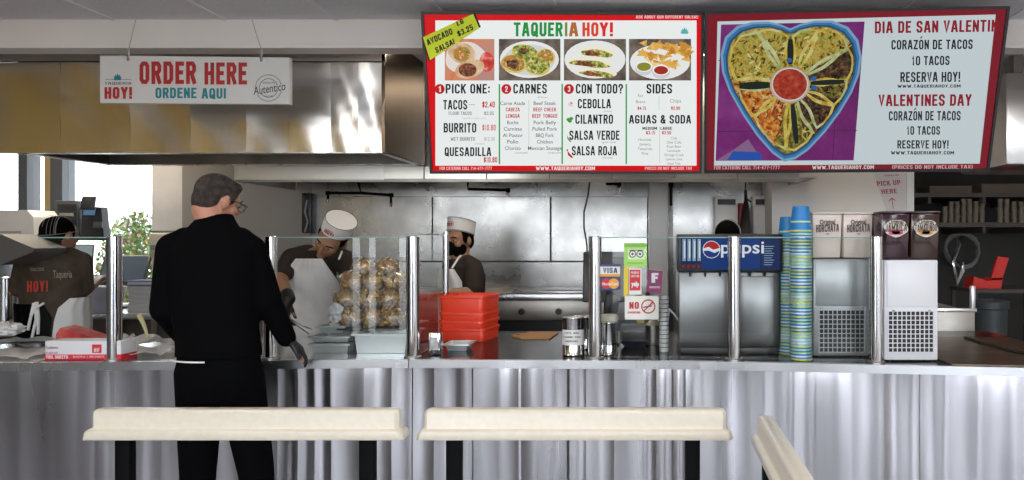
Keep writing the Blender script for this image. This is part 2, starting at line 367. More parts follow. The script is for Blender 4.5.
# outside
CONC = mat('pale concrete', (0.62, 0.60, 0.57), 0.9)  # even pale concrete base colour
struct(MB().box(-60, 40, 7.9, 80, -.2, -.1, CONC).build('pavement', smooth=0))
struct(MB().box(-60, 40, -60, FRONT_Y - .3, -.2, -.1, mat('parking lot', (0.10, 0.10, 0.105), 0.9)).build('road', smooth=0))
struct(MB().box(-45, -2.6, -59, FRONT_Y - .35, -.1, -.06, CONC).build('path', smooth=0))  # pale patch added to brighten the window strips reflected in the guard glass
LEAF = [mat('leaf %d' % i, c, 0.5) for i, c in enumerate(((0.10, 0.22, 0.03), (0.20, 0.30, 0.05), (0.06, 0.13, 0.02), (0.32, 0.18, 0.08)))]
def bush(name, label, c, rad, n, size):
    t = thing(name, label, 'shrub', (c[0], c[1], -.1)); g = MB()
    for i in range(n):
        while True:
            v = Vector((random.uniform(-1, 1), random.uniform(-1, 1), random.uniform(-1, 1)))
            if 0.25 < v.length < 1: break
        p = Vector(c) + Vector((v.x * rad[0], v.y * rad[1], v.z * rad[2])); q = rotm(random.uniform(0, 360), random.uniform(0, 360), random.uniform(0, 360)); s = size * random.uniform(.6, 1.3)
        g.poly([p + q @ Vector(k) * s for k in ((-1, 0, 0), (-.3, -.42, .1), (.5, -.35, .1), (1, 0, -.1), (.5, .35, .1), (-.3, .42, .1))], random.choice(LEAF))
    g.build('foliage', t, smooth=0, recalc=False)
    g = MB()
    for k in range(5): g.tube([(c[0] + .05 * k - .1, c[1], -.1), (c[0] + .12 * k - .25, c[1], c[2] * .6), (c[0] + (.2 * k - .4) * rad[0] * 2, c[1] + .1, c[2])], .018, mat('bark', (.10, .07, .05), .8))
    g.build('stem', t)
bush('shrub', 'green leafy shrub with reddish tips outside the kitchen window', (X(137, 7.3), 7.3, 1.12), (.36, .3, .66), 2600, .032)
bush('palm_shrub', 'green shrub growing outside by the dining room front windows', (-4.36, -4.6, 1.33), (.26, .25, .36), 300, .07)
t = thing('house', 'pale house across the street, washed out beyond the kitchen window', 'house', (-14, 26, -.1))
g = MB().box(-20, -8, 26, 30, -.1, 3.2, mat('pale house wall', (.75, .74, .72), .8)); g.build('wall', t, smooth=0)
g = MB().prism([(-20.4, 25.6, 3.2), (-20.4, 30.4, 3.2), (-20.4, 28, 5)], (12.8, 0, 0), mat('pale roof', (.6, .57, .55), .8)); g.build('roof', t, smooth=0)
for k in range(4): MB().box(-19 + 2.8 * k, -17.8 + 2.8 * k, 25.95, 26.02, 1, 2.3, mat('distant glass', (.3, .33, .36), .2)).build('window', t, smooth=0)
# ---------------------------------------------------------------- kitchen ceiling lamps and added fill lamps
def troffer(x, y, sx, sy, k, label, colr=None):
    t = thing('ceiling_light', label, 'ceiling light', (x, y, CEIL), 'kitchen ceiling lights')
    MB().box(x - sx / 2 - .02, x + sx / 2 + .02, y - sy / 2 - .02, y + sy / 2 + .02, CEIL - .03, CEIL - .001, TBAR).build('frame', t, smooth=0)
    MB().box(x - sx / 2, x + sx / 2, y - sy / 2, y + sy / 2, CEIL - (.10 if colr else .036), CEIL - .0301, emit('lamp diffuser %.1f %s' % (k, bool(colr)), colr or (1.0, 0.86, 0.68), k)).build('diffuser', t, smooth=0)
troffer(X(1002, 5.9), 5.9, .30, .5, 5, 'lit ceiling light over the dark kitchen at the far right')
troffer(0.5, 4.45, 1.2, .25, 9, 'lit ceiling light above the rear hood behind the menu screens')
troffer(-1.0, 4.45, .9, .25, 11, 'lit ceiling light between the two hoods behind the first menu screen')
troffer(-4.6, 5.45, 1.2, .3, 26, 'added fill lamp behind the left hood, over the work table')  # unseen lamp added to lift the dark left kitchen
FILL_LAMPS = 7.0
for i, (x, y, lab) in enumerate(((-2.65, 1.5, 'added fill lamp over the dining side, front left'), (-0.2, 1.5, 'added fill lamp over the dining side, front middle'), (2.25, 1.5, 'added fill lamp over the dining side, front right'), (-2.65, -0.9, 'added fill lamp near the dining windows, left'), (-0.2, -0.9, 'added fill lamp near the dining windows, middle'), (2.25, -0.9, 'added fill lamp near the dining windows, right'))):
    troffer(x, y, .55, 1.15, FILL_LAMPS, lab, (1.0, .96, .93))  # unseen lamps added to brighten the room; deep diffusers light ceiling and bulkhead
# ---------------------------------------------------------------- serving counter
CT = 0.938
CPTS = [(X(-140, 3.14), 3.14), (X(409, 3.262), 3.262), (X(700, 3.215), 3.215), (X(1130, 3.0), 3.0)]
def cy_at(x):
    for (xa, ya), (xb, yb) in zip(CPTS, CPTS[1:]):
        if x <= xb: return ya + (yb - ya) * (x - xa) / (xb - xa)
    return CPTS[-1][1]
BACKY = 3.98
random.seed(21)
def pleats(x0, x1, wmin, wmax, dep):
    """front sheet of folded steel: shallow scallops between sharp folds"""
    g = MB(); k = g.mi(PLEAT); cols = []; x = x0
    while x < x1 - .02:
        wd = min(random.uniform(wmin, wmax), x1 - x); amp = .35 if x < X(272, 3.25) else 1.0; d = dep * amp * random.uniform(.4, 1.0) * random.choice((1, 1, -.6)); tl = random.uniform(-1, 1) * dep * .7 * amp
        for i in range(9):
            u = i / 9; cols.append((x + wd * u, .045 + d * math.sin(math.pi * u) + tl * (u - .5)))
        x += wd
    cols.append((x1, .045)); zs = [0.08, 0.3, 0.5, 0.7, 0.84, CT - .035]
    vv = [[g.bm.verts.new((a, cy_at(a) + o + (.006 * math.sin(a * 9 + z * 5) if 0 < i < 5 else 0), z)) for i, z in enumerate(zs)] for a, o in cols]
    for p, q in zip(vv, vv[1:]):
        for i in range(len(zs) - 1):
            f = g.bm.faces.new((p[i], q[i], q[i+1], p[i+1])); f.material_index = k
    return g
def counter(name, label, x0, x1, seeds, topm, BACKY):
    t = thing(name, label, 'counter', ((x0 + x1) / 2, 3.6, 0))
    random.seed(seeds); pleats(x0, x1, .055, .15, .012).build('front_panel', t, smooth=22, recalc=False)
    xs = [x0] + [p[0] for p in CPTS if x0 + .01 < p[0] < x1 - .01] + [x1]
    out = [Vector((x, cy_at(x), 0)) for x in xs]
    g = MB(); top = [Vector((v.x, v.y, CT)) for v in out] + [Vector((x1, BACKY, CT)), Vector((x0, BACKY, CT))]
    g.prism([v - Vector((0, 0, .034)) for v in top], (0, 0, .034), topm); g.build('worktop', t, smooth=0)
    g = MB()
    for a, b in zip(out, out[1:]):
        g.prism([(a.x, a.y - .006, CT - .036), (b.x, b.y - .006, CT - .036), (b.x, b.y + .02, CT - .036), (a.x, a.y + .02, CT - .036)], (0, 0, .0375), STEEL)
    g.build('edge_band', t, smooth=0)
    g = MB()
    for a, b in zip(out, out[1:]):
        g.prism([(a.x, a.y + .09, 0), (b.x, b.y + .09, 0), (b.x, BACKY - .1, 0), (a.x, BACKY - .1, 0)], (0, 0, CT - .036), DARKST)
    g.build('carcass', t, smooth=0)
    return t
XS = X(409, 3.262)
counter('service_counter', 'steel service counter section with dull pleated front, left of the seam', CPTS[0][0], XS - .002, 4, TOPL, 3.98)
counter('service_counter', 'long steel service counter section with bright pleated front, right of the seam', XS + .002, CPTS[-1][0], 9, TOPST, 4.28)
# ---------------------------------------------------------------- hoods
HY0, HY1 = 4.2, 4.93
t = thing('exhaust_hood', 'big box-shaped steel exhaust hood with yellowish reflections, behind the ORDER HERE sign', 'exhaust hood', (-3.4, 4.5, Z(153, HY0)))
hz0, hz1 = Z(153, HY0), CEIL - .005
hx1 = X(385, HY0); random.seed(5)
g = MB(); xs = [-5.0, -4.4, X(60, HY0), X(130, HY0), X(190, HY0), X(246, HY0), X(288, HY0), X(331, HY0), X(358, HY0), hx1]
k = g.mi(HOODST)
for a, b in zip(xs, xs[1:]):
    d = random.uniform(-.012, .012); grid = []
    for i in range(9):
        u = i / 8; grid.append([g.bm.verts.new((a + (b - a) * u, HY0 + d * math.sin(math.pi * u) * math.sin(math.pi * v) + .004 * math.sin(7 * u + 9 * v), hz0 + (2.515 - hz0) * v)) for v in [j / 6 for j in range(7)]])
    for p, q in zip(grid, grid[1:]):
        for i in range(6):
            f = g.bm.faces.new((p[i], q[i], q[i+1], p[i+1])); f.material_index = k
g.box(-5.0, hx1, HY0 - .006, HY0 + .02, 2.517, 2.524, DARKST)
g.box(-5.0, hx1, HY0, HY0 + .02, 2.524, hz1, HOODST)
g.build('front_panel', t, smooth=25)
g = MB().box(hx1 - .02, hx1, HY0 + .0, HY1, hz0, hz1, mat('dark brown hood steel', (.10, .07, .045), .2, 1.0, bump=(3, .15))); g.build('side_panel', t, smooth=0)  # side panel darker and browner than the front
hl = X(14, HY0); MB().box(hl, hx1, HY1 - .02, HY1, hz0, hz1, DULL).build('back_panel', t, smooth=0); MB().box(hl, hl + .02, HY0 + .025, HY1 - .02, hz0, hz1, DARKST).build('side_panel', t, smooth=0)
MB().box(hl + .02, hx1 - .02, HY0 + .03, HY1 - .02, hz0 + .07, hz0 + .09, DULL).build('filter', t, smooth=0)
g = MB().box(-5.0, hx1, HY0, HY0 + .06, hz0, hz0 + .006, STEEL).box(hx1 - .05, hx1, HY0, HY1, hz0, hz0 + .006, STEEL).box(hl, hx1, HY1 - .07, HY1, hz0, hz0 + .006, STEEL).box(hl, hl + .05, HY0, HY1, hz0, hz0 + .006, STEEL)
g.build('rim', t, smooth=0)
RY0 = 4.98
t = thing('exhaust_hood', 'long low steel hood along the kitchen back wall, under the menu screens', 'exhaust hood', (0, 5.3, Z(182, RY0)))
rz0, rz1 = Z(182, RY0), CEIL - .005; rx0, rx1 = X(236, RY0), X(800, RY0)
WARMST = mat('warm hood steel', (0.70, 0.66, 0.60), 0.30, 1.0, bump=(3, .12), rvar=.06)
g = MB()
xs = [rx0 + (rx1 - rx0) * i / 9 for i in range(10)]
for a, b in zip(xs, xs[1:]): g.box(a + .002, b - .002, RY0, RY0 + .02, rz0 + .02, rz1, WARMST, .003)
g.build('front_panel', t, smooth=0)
g = MB().box(rx0, rx1, RY0 - .01, RY0 + .03, rz0, rz0 + .022, DULL).prism([(rx1, RY0, rz0), (rx1 + .12, RY0, rz0 + .03), (rx1, RY0, rz0 + .03)], (0, .7, 0), DULL); g.build('drip_rail', t, smooth=0)
MB().box(rx0, rx0 + .02, RY0 + .02, KY - .03, rz0, rz1, WARMST).build('side_panel', t, smooth=0); MB().box(rx1 - .02, rx1, RY0 + .02, KY - .03, rz0, rz1, WARMST).build('side_panel', t, smooth=0)
MB().box(rx0 + .02, rx1 - .02, RY0 + .05, KY - .03, rz0 + .16, rz0 + .18, DARKST).build('filter', t, smooth=0)
g = MB().box(X(236, 4.99), X(385, 4.99), 4.965, 4.979, Z(180, 4.97), Z(165, 4.97), mat('bright steel sheet', (.8, .78, .74), .35, 1.0, bump=(3, .1)), .003); g.build('cover_sheet', t, smooth=0)
for i, x in enumerate((-1.7, -.5, .65)):  # unseen lamps added under the hood to brighten the wall and dispensers
    tt = thing('hood_fill_lamp', 'small added fill lamp inside the rear hood, ' + ('above the bending cook', 'above the masked cook', 'above the soda dispenser')[i], 'fill lamp', (x, 5.42, rz0 + .1))
    MB().box(x - .15, x + .15, 5.34, 5.46, rz0 + .12, rz0 + .159, DULL, .004).build('housing', tt)
    MB().box(x - .13, x + .13, 5.35, 5.45, rz0 + .112, rz0 + .1199, emit('hood fill emission', (1.0, .9, .78), 1.8)).build('lens', tt, smooth=0)
# steel casing hanging at the far right
cx0 = X(1006, 4.6)
t = thing('exhaust_hood', 'warm-lit steel casing hanging at the right edge of the kitchen', 'exhaust hood', (cx0 + .5, 4.9, Z(165, 4.6)))
g = MB(); hh = Z(165, 4.6), Z(72, 4.6)
g.obox((cx0 + .5, 4.95, (hh[0] + hh[1]) / 2), (1.0, .7, hh[1] - hh[0]), HOODST, None, .02); g.build('casing', t)
MB().box(cx0 + .1, cx0 + .16, 4.7, 4.76, hh[1], CEIL - .001, DULL).build('hanger', t, smooth=0); MB().box(cx0 + .8, cx0 + .86, 4.7, 4.76, hh[1], CEIL - .001, DULL).build('hanger', t, smooth=0)
# suppression pipes under the rear hood
def pipes(name, label, path, drops, Y=5.25, zt=None, r=.011):
    t = thing(name, label, 'pipe', P(path[0][0], path[0][1], Y), 'black nozzle pipes under the rear hood')
    g = MB(); q0 = P(path[0][0], path[0][1], Y); g.tube([Vector((q0.x, q0.y, rz0 + .159))] + [P(a, b, Y) for a, b in path], r, BLACKM, 10); g.build('pipe', t)
    if len(drops) == 2: g = MB(); g.tube([P(361, 193, Y), P(391, 195, Y)], r, BLACKM, 10); g.build('pipe', t)
    for a, b, c in drops:
        g = MB(); g.tube([P(a, b, Y), P(a, c - 3, Y)], r * .8, BLACKM, 10); g.cyl(P(a, c - 4, Y), P(a, c, Y), r * 1.3, POLISH, r * .8); g.cyl(P(a, b - 1.8, Y), P(a, b + 2, Y), r * 1.6, BLACKM); g.build('nozzle', t)
    return t
pipes('suppression_pipe', 'black pipe with two drop nozzles above the bending cook', [(358, 178), (358, 181), (361, 193), (328, 193)], [(328, 193, 203), (391, 195, 207)])
pipes('suppression_pipe', 'black bent pipe above and right of the masked cook', [(468, 180), (468, 189), (508, 190)], [(508, 190, 197)])
pipes('suppression_pipe', 'short black pipe elbow beside the hanging cable', [(619, 180), (619, 184), (606, 184)], [(619, 184, 192)])
pipes('suppression_pipe', 'black straight drop pipe right of the pale wall duct', [(671, 180), (671, 185)], [(671, 185, 210)])
g = MB(); g.tube([Vector((X(590, 5.05), 5.05, rz0 + .159)), P(590, 180, 5.05), P(588, 195, 5.05), P(584, 212, 5.06), P(584, 228, 5.07), P(587, 245, 5.05), P(587, 262, 5.04)], .006, BLACK)
tag(g.build('cable'), 'thin black cable hanging from the rear hood', 'cable')
# ---------------------------------------------------------------- menu screens
RED = S('#d6000a'); DRED = S('#a80d1e'); SWH = S('#eef3f2'); SBK = S('#1c1a1e'); SGR = S('#7d8486'); GRN = S('#0f9a3c'); TXR = S('#c3141f')
class Board:
    def __init__(self, tilt, roll, yaw, c, wd, ht):
        a, b, c_ = R_(tilt), R_(roll), R_(yaw)
        self.R = Matrix.Rotation(c_, 3, 'Z') @ Matrix.Rotation(a, 3, 'X') @ Matrix.Rotation(b, 3, 'Y'); self.c = Vector(c) + Vector((0, 0, EYE)); self.w, self.h = wd, ht
    def world(self, x, y, z): return self.c + self.R @ Vector((x, y, z))
    def loc(self, px, py):
        d = Vector(((px - CX) / F, 1, -(py - CY) / F)); n = self.R @ Vector((0, 1, 0)); o = Vector((0, 0, EYE))
        s = (self.c - o).dot(n) / d.dot(n); q = self.R.transposed() @ (o + d * s - self.c); return q.x, q.z
    def at(self, px, py, k=1): x, z = self.loc(px, py); return self.world(x, -.0012 * k, z)
    def frame(self, t, front_mat, bez=.014):
        w2, h2 = self.w / 2, self.h / 2
        g = MB(); g.obox(self.world(0, .032, 0), (self.w, .06, self.h), BLACK, self.R, .004); g.build('housing', t)
        g = MB()
        for x0, x1, z0, z1 in ((-w2, w2, h2 - bez, h2), (-w2, w2, -h2, -h2 + bez), (-w2, -w2 + bez, -h2 + bez, h2 - bez), (w2 - bez, w2, -h2 + bez, h2 - bez)):
            g.obox(self.world((x0 + x1) / 2, -.004, (z0 + z1) / 2), (x1 - x0, .014, z1 - z0), BLACK, self.R)
        g.build('bezel', t, smooth=0)
        g = MB()
        for sx in (-.35, .35):
            g = MB(); a = self.world(sx * self.w, .07, .1); g.tube([a, Vector((a.x, a.y + .05, CEIL - .001))], .018, BLACKM); g.obox(a, (.16, .02, .3), BLACKM, self.R); g.build('ceiling_mount', t)
        g = MB(); g.poly([self.world(x, -.0006, z) for x, z in ((-w2 + bez, -h2 + bez), (w2 - bez, -h2 + bez), (w2 - bez, h2 - bez), (-w2 + bez, h2 - bez))], front_mat); return g
    def rect(self, g, x0, y0, x1, y1, m, k=2): g.poly([self.at(x0, y1, k), self.at(x1, y1, k), self.at(x1, y0, k), self.at(x0, y0, k)], m)
    def pg(self, g, pts, m, k=3): g.poly([self.at(a, b, k) for a, b in pts], m)
    def ell(self, g, cx, cy, rx, ry, m, k=3, n=28, a=0.0, wob=0.0):
        pts = []
        for i in range(n):
            q = 2 * math.pi * i / n; f = 1 + wob * math.sin(3 * q + cx) * .6 + wob * math.sin(5 * q + cy) * .4; x, y = rx * f * math.cos(q), ry * f * math.sin(q)
            pts.append((cx + x * math.cos(a) - y * math.sin(a), cy + x * math.sin(a) + y * math.cos(a)))
        self.pg(g, pts[::-1], m, k)
    def text(self, g, s, x0, x1, yt, yb, m, off=0.02, k=5, ybr=None, shear=0.0):
        ybr = yb if ybr is None else ybr
        g.text(s, self.at(x0, yb, k), self.at(x1, ybr, k), self.at(x0, yt, k), m, off, shear=shear)
B1 = Board(10.88, -.03, .67, (-.4744, 3.7763, .7628), 1.45, .83)
t = thing('menu_screen', 'left menu screen with red border, headed TAQUERIA HOY! over tacos and prices', 'menu screen', B1.world(0, 0, -B1.h / 2))
g = B1.frame(t, RED)
b = B1
b.rect(g, 435.5, 20.5, 696.5, 165.6, SWH)
b.text(g, 'ASK ABOUT OUR DIFFERENT SALSAS', 636, 698, 15.6, 18.6, S('#f3d6d6'), .01)
b.text(g, 'TAQUER', 514, 563, 22.5, 36.5, S('#17913f'), .05); b.text(g, 'I', 565, 567.5, 22.5, 36.5, S('#7d8a34'), .05); b.text(g, 'A', 569, 578.5, 22.5, 36.5, S('#b06a2c'), .05)
b.text(g, 'HO', 582.5, 598.5, 22.5, 36.5, S('#e0401f'), .05); b.text(g, 'Y!', 599.5, 613, 22.5, 36.5, S('#e3231f'), .05)
def lotus(bd, g, cx, cy, s, m, k=5):
    for a in (-70, -45, -22, 0, 22, 45, 70):
        q = R_(a); d = (math.sin(q), -math.cos(q)); n = (math.cos(q), math.sin(q)); L_ = s * (1 - abs(a) / 200)
        bd.pg(g, [(cx, cy), (cx + d[0] * L_ * .6 - n[0] * s * .14, cy + d[1] * L_ * .6 - n[1] * s * .14), (cx + d[0] * L_, cy + d[1] * L_), (cx + d[0] * L_ * .6 + n[0] * s * .14, cy + d[1] * L_ * .6 + n[1] * s * .14)], m, k)
lotus(b, g, 684.5, 34, 7, S('#4fb3b0'))
# the four food pictures
WOODP = SN('screen wood', ('#4a423e', '#6e6258', '#857669'), 14); PINKP = SN('screen pink', ('#c9542f', '#d98a62', '#b58a86'), 5)
PLATE = S('#e9ebe9'); PLT2 = S('#d3d6d6'); MEAT = SN('screen meat', ('#2c1a10', '#5d3a22', '#a07a52'), 60); GREENF = SN('screen greens', ('#2f4a12', '#6f8a2a', '#c2b45a', '#e8dfb0'), 60)
SALAD = SN('screen salad', ('#3f4a18', '#8f9a3c', '#d0632a', '#e9d89a'), 75); WRAP = SN('screen wrap', ('#b9906a', '#d8b48c', '#ead0ae'), 16); BEEF = SN('screen beef', ('#3a1d12', '#74432a', '#b2634a'), 70)
CHIPM = SN('screen chips', ('#b9781f', '#dca648', '#f0cf86'), 22); SGREEN = S('#8c8a2c'); SREDS = S('#a8281c'); REDCL = SN('screen cloth', ('#b52a22', '#d94a3e', '#e8a49c'), 30)
b.rect(g, 445, 39, 494.5, 80.5, PINKP, 2.6); b.rect(g, 499, 39, 560.5, 80.5, WOODP, 2.6); b.rect(g, 564, 39, 626, 80.5, WOODP, 2.6); b.rect(g, 629, 39, 691, 80.5, WOODP, 2.6)
b.ell(g, 466, 78 - 20, 21, 16, S('#e6dcd8'), 3, wob=.05); b.ell(g, 487, 62, 7.4, 10, REDCL, 4)
b.ell(g, 462, 53, 14, 10.5, WRAP, 4, a=.3); b.ell(g, 462, 54, 8.5, 7.6, SALAD, 5); b.ell(g, 470, 69, 15, 9, WRAP, 6, a=-.3); b.ell(g, 468, 70, 9, 6.8, BEEF, 7)
b.ell(g, 529.5, 59.5, 29.5, 18.5, PLATE, 3); b.ell(g, 529.5, 60, 25.5, 15.4, PLT2, 4)
for cx, cy, rx, ry, m in ((525, 52, 12, 7, GREENF), (514, 63, 11.5, 8, SALAD), (537, 65, 12, 8.5, GREENF), (546, 56, 8, 6.5, SALAD)):
    b.ell(g, cx, cy + .8, rx + 1.5, ry + 1.2, S('#d8c26a'), 5, a=.2); b.ell(g, cx, cy, rx, ry, m, 6, a=.15, wob=.12)
b.ell(g, 513, 64, 6, 4.6, MEAT, 7, wob=.2); b.ell(g, 524, 51, 5, 3, MEAT, 7, wob=.2)
b.ell(g, 595, 59.5, 30.5, 19, PLATE, 3)
for cx, cy, rx, ry in ((597, 53.5, 16, 5), (590, 64, 20, 4.6), (597, 74, 17, 4)):
    b.ell(g, cx, cy - 1.5, rx + 3, ry + .8, S('#f2ead6'), 4, a=.08); b.ell(g, cx, cy, rx, ry * .72, GREENF, 5, a=.1, wob=.15)
    b.ell(g, cx - 5, cy, rx * .5, ry * .5, BEEF, 6, a=.1, wob=.25)
b.ell(g, 660, 62, 30, 17.5, PLATE, 3)
random.seed(3)
for i in range(44):
    cx, cy = random.uniform(641, 688), random.uniform(43, 66); 
    if cx < 652 and cy > 60: continue
    a = random.uniform(0, 6.28); s = random.uniform(4.5, 8)
    b.pg(g, [(cx + s * math.cos(a + d), cy + .75 * s * math.sin(a + d)) for d in (0, 2.1, 4.2)], random.choice((CHIPM, CHIPM, S('#e2ae52'), S('#efd190'), S('#c98c33'))), 4 + i * .05)
for cx, cy, m in ((644, 67, SGREEN), (661, 70.5, SREDS)):
    b.ell(g, cx, cy + 1.5, 9, 7, S('#cfd2d2'), 7); b.ell(g, cx, cy - .5, 8.2, 5.4, S('#f4f4f2'), 8); b.ell(g, cx, cy - .2, 7, 4.2, m, 9)
# headings
def num(x, y, n): b.ell(g, x, y, 5, 5, TXR, 4); b.text(g, n, x - 1.2, x + 1.4, y - 2.8, y + 2.8, SWH, .02, 6)
num(440, 89, '1'); num(506.5, 89, '2'); num(569, 89, '3')
def H(s, x0, x1, y0, y1, m=SBK, off=.03): b.text(g, s, x0, x1, y0, y1, m, off)
H('PICK ONE:', 446, 490, 84, 93.5); H('CARNES', 513.5, 547, 84, 93.5); H('CON TODO?', 576, 623, 84, 93.5); H('SIDES', 646.5, 672, 84, 93.5)
H('TACOS', 443.5, 467.5, 100, 109.5); H('$2.40', 482.5, 495, 101.5, 107.5, TXR); b.rect(g, 469, 104.5, 475, 105, SGR, 4)
H('FLOUR TACOS', 449, 472, 111.5, 115, SGR, .01); H('$3.05', 484.5, 494, 111.5, 115, SGR, .01); H('(served on white corn)', 463, 486, 117, 119, S('#b4babb'), 0)
H('BURRITO', 444, 476.5, 123, 132.5); H('$10.80', 482.5, 496, 124.5, 130.5, S('#d9747a')); 
H('WET BURRITO', 451, 475, 137, 140.8, SGR, .01); H('$12.30', 484.5, 495, 137, 140.8, S('#b4babb'), .01); H('(enchilada)', 475, 485, 142.5, 144.5, S('#b4babb'), 0)
H('QUESADILLA', 445, 491.5, 147.2, 156); H('$10.80', 484, 497.5, 157, 162.3, TXR)
for x, y0 in ((499.6, 84), (562.3, 84), (626.3, 84)): b.rect(g, x - .7, y0, x + .7, 164, GRN, 4)
for x, y0, y1 in ((529, 100, 150), (659, 96, 110), (659.5, 127, 163)): b.rect(g, x - .15, y0, x + .15, y1, S('#9aa0a2'), 4)
LT = [('Carne Asada', 0), ('CABEZA', 1), ('LENGUA', 1), ('Buche', 0), ('Carnitas', 0), ('Al Pastor', 0), ('Pollo', 0), ('Chorizo', 0)]
RT = [('Beef Steak', 0), ('BEEF CHEEK', 1), ('BEEF TONGUE', 1), ('Pork Belly', 0), ('Pulled Pork', 0), ('BBQ Pork', 0), ('Chicken', 0), ('Mexican Sausage', 0)]
for i in range(8):
    for (s, r), c in ((LT[i], 513), (RT[i], 545)):
        hw = len(s) * (1.12 if not r else 1.15); y = 101.2 + i * 6.4
        H(s, c - hw, c + hw, y, y + 3.8, TXR if r else S('#5a5e62'), .02 if r else .006)
H('(contains pork)', 515, 528, 151.5, 153.5, SGR, 0); H('(contains pork)', 548, 561, 151.5, 153.5, SGR, 0); H('$0.50 more', 538, 548, 96.5, 98, SGR, 0)
for s, x0, x1, y in (('CEBOLLA', 578, 611, 99), ('CILANTRO', 575.5, 613, 114.5), ('SALSA VERDE', 569.5, 619.5, 130.5), ('SALSA ROJA', 572, 617, 146)): H(s, x0, x1, y, y + 9.3)
for s, x0, x1, y in (('(onions)', 604, 612, 110), ('(green salsa)', 602, 616, 141), ('(red salsa)', 602, 613, 156.5)): H(s, x0, x1, y, y + 1.9, SGR, 0)
b.ell(g, 570.5, 105, 2.6, 1.6, S('#e6d6d2'), 5, a=.6); b.ell(g, 571.5, 103, 1.6, 1, S('#d78f86'), 6, a=.6)
for dx, dy in ((-1.5, 0), (1.4, -1), (0, 1.6)): b.ell(g, 570 + dx, 119.5 + dy, 2, 1.6, S('#3f9a3c'), 5)
b.pg(g, [(567, 135), (568.4, 137.4), (571.5, 141.5), (570.4, 142.2), (567.6, 139)], S('#4f9a2f'), 5)
b.pg(g, [(567.4, 150), (569, 152.4), (573.5, 157.4), (571.5, 158), (568, 155)], S('#cf2018'), 5); b.ell(g, 567.4, 150, .9, .9, S('#4f8a2f'), 6)
H('Rice', 638, 643, 94, 97, SGR, 0); H('Beans', 636, 645, 100, 103, SGR, 0); H('$4.15', 637.5, 646, 106.5, 109.8, TXR); H('Chips', 670, 681, 99, 102.5, SGR, 0); H('$2.90', 671, 680, 106.5, 109.8, TXR)
H('AGUAS & SODA', 629, 691, 115, 123.5); H('MEDIUM', 642.5, 657, 126.8, 129.8); H('LARGE', 660.5, 672, 126.8, 129.8); H('$3.15', 646, 655, 131, 134.4, TXR); H('$3.50', 662, 671, 131, 134.4, TXR)
for i, s in enumerate(('Horchata', 'Jamaica', 'Tamarindo', 'Pina')): H(s, 645 - len(s) * .8, 645 + len(s) * .8, 138 + i * 4.6, 140.8 + i * 4.6, SGR, 0)
for i, s in enumerate(('Cola', 'Diet Cola', 'Root Beer', 'Lemonade', 'Orange Crush', 'Lemon Lime', 'Iced Tea')): H(s, 674 - len(s) * .8, 674 + len(s) * .8, 136.5 + i * 4.2, 139.3 + i * 4.2, SGR, 0)
H('FOR CATERING CALL 714-477-1777', 440, 492, 166.6, 169.8, S('#f1caca'), .01); H('WWW.TAQUERIAHOY.COM', 536, 595, 166.4, 170, S('#f4e6e6'), .03); H('PRICES DO NOT INCLUDE TAX', 645, 692, 166.6, 169.6, S('#f1caca'), .01)
g.build('screen', t, smooth=0, recalc=False)
# tag stuck on its corner
g = MB(); YEL = mat('neon yellow card', (0.86, 1.0, 0.03), .6); INK = mat('black ink', (.01, .01, .012), .6)
q = [(424, 37.5), (474, 14.2), (480, 28.5), (431, 60.5)]
for grow, m, k in ((1.5, INK, 13), (0, YEL, 14.2)):
    cxm, cym = 452, 35; pts = [b.at(x + grow * (1 if x > cxm else -1), y + grow * .8 * (1 if y > cym else -1), k) for x, y in q][::-1]
    g.prism(pts, b.R @ Vector((0, -.001, 0)), m)
def tilt(s, a, c, top, k=16): g.text(s, b.at(*a, k), b.at(*c, k), b.at(*top, k), INK, .05)
tilt('AVOCADO', (429, 46), (454, 34.3), (427, 40.2)); tilt('SALSA!', (437.5, 53.5), (456, 44), (435.7, 48.2)); tilt('LG', (458.5, 26.5), (465, 23.5), (456.9, 22.0)); tilt('$3.25', (459.5, 37.2), (474.5, 29.8), (457.6, 31.8))
tag(g.build('price_tag', smooth=0, recalc=False), 'neon yellow AVOCADO SALSA tag stuck across the corner of the left menu screen', 'sign')
# second screen
B2 = Board(17.91, -.15, -2.87, (1.0066, 3.7153, .7576), 1.50, .83)
t = thing('menu_screen', 'right menu screen with heart-shaped taco tray, headed DIA DE SAN VALENTIN', 'menu screen', B2.world(0, 0, -B2.h / 2))
b = B2; g = b.frame(t, S('#93202f', .62)); K2 = .72
SW2 = S('#d9e6ea', K2)  # bluish, dimmed colours hold the reflection washing over this screen
b.pg(g, [(714, 165.5), (979.5, 163.5), (995.5, 14.5), (717.5, 21.5)], SW2, 2)
b.pg(g, [(715.5, 160.6), (853.5, 160.2), (864.5, 21.5), (721, 24.6)], SN('screen purple tile', ('#6a1f66', '#7d2a78', '#8f3f8c'), 3, K2), 3)
for pts in (((718, 60), (722, 60), (722, 60.6), (718, 60.6)), ((718, 131), (857, 129.8), (857, 130.5), (718, 131.7)), ((840, 22), (841, 22), (833, 160), (832.2, 160))): b.pg(g, [pts[3], pts[2], pts[1], pts[0]], S('#4f2458', K2), 4)
b.pg(g, [(717, 160), (762, 160), (748, 139), (733, 150)], S('#8f6a92', K2), 4); b.pg(g, [(727, 160), (762, 160), (760, 152), (733, 151)], S('#2a58b8', K2), 5)
heart = [(784, 161.5), (772, 153), (757, 136), (742, 114), (729, 91), (722, 72), (720.5, 54), (725, 37), (737, 26), (752, 22), (768, 21.5), (781, 24.5), (790, 28.5), (800, 24), (815, 20.5), (832, 20.5), (848, 27), (858, 40), (861.5, 57), (859, 74), (852, 92), (840, 112), (825, 132), (808, 150), (795, 159)]
hc = (790, 84)
def hs(f, dy=0): return [(hc[0] + (x - hc[0]) * f, hc[1] + dy + (y - hc[1]) * f) for x, y in heart]
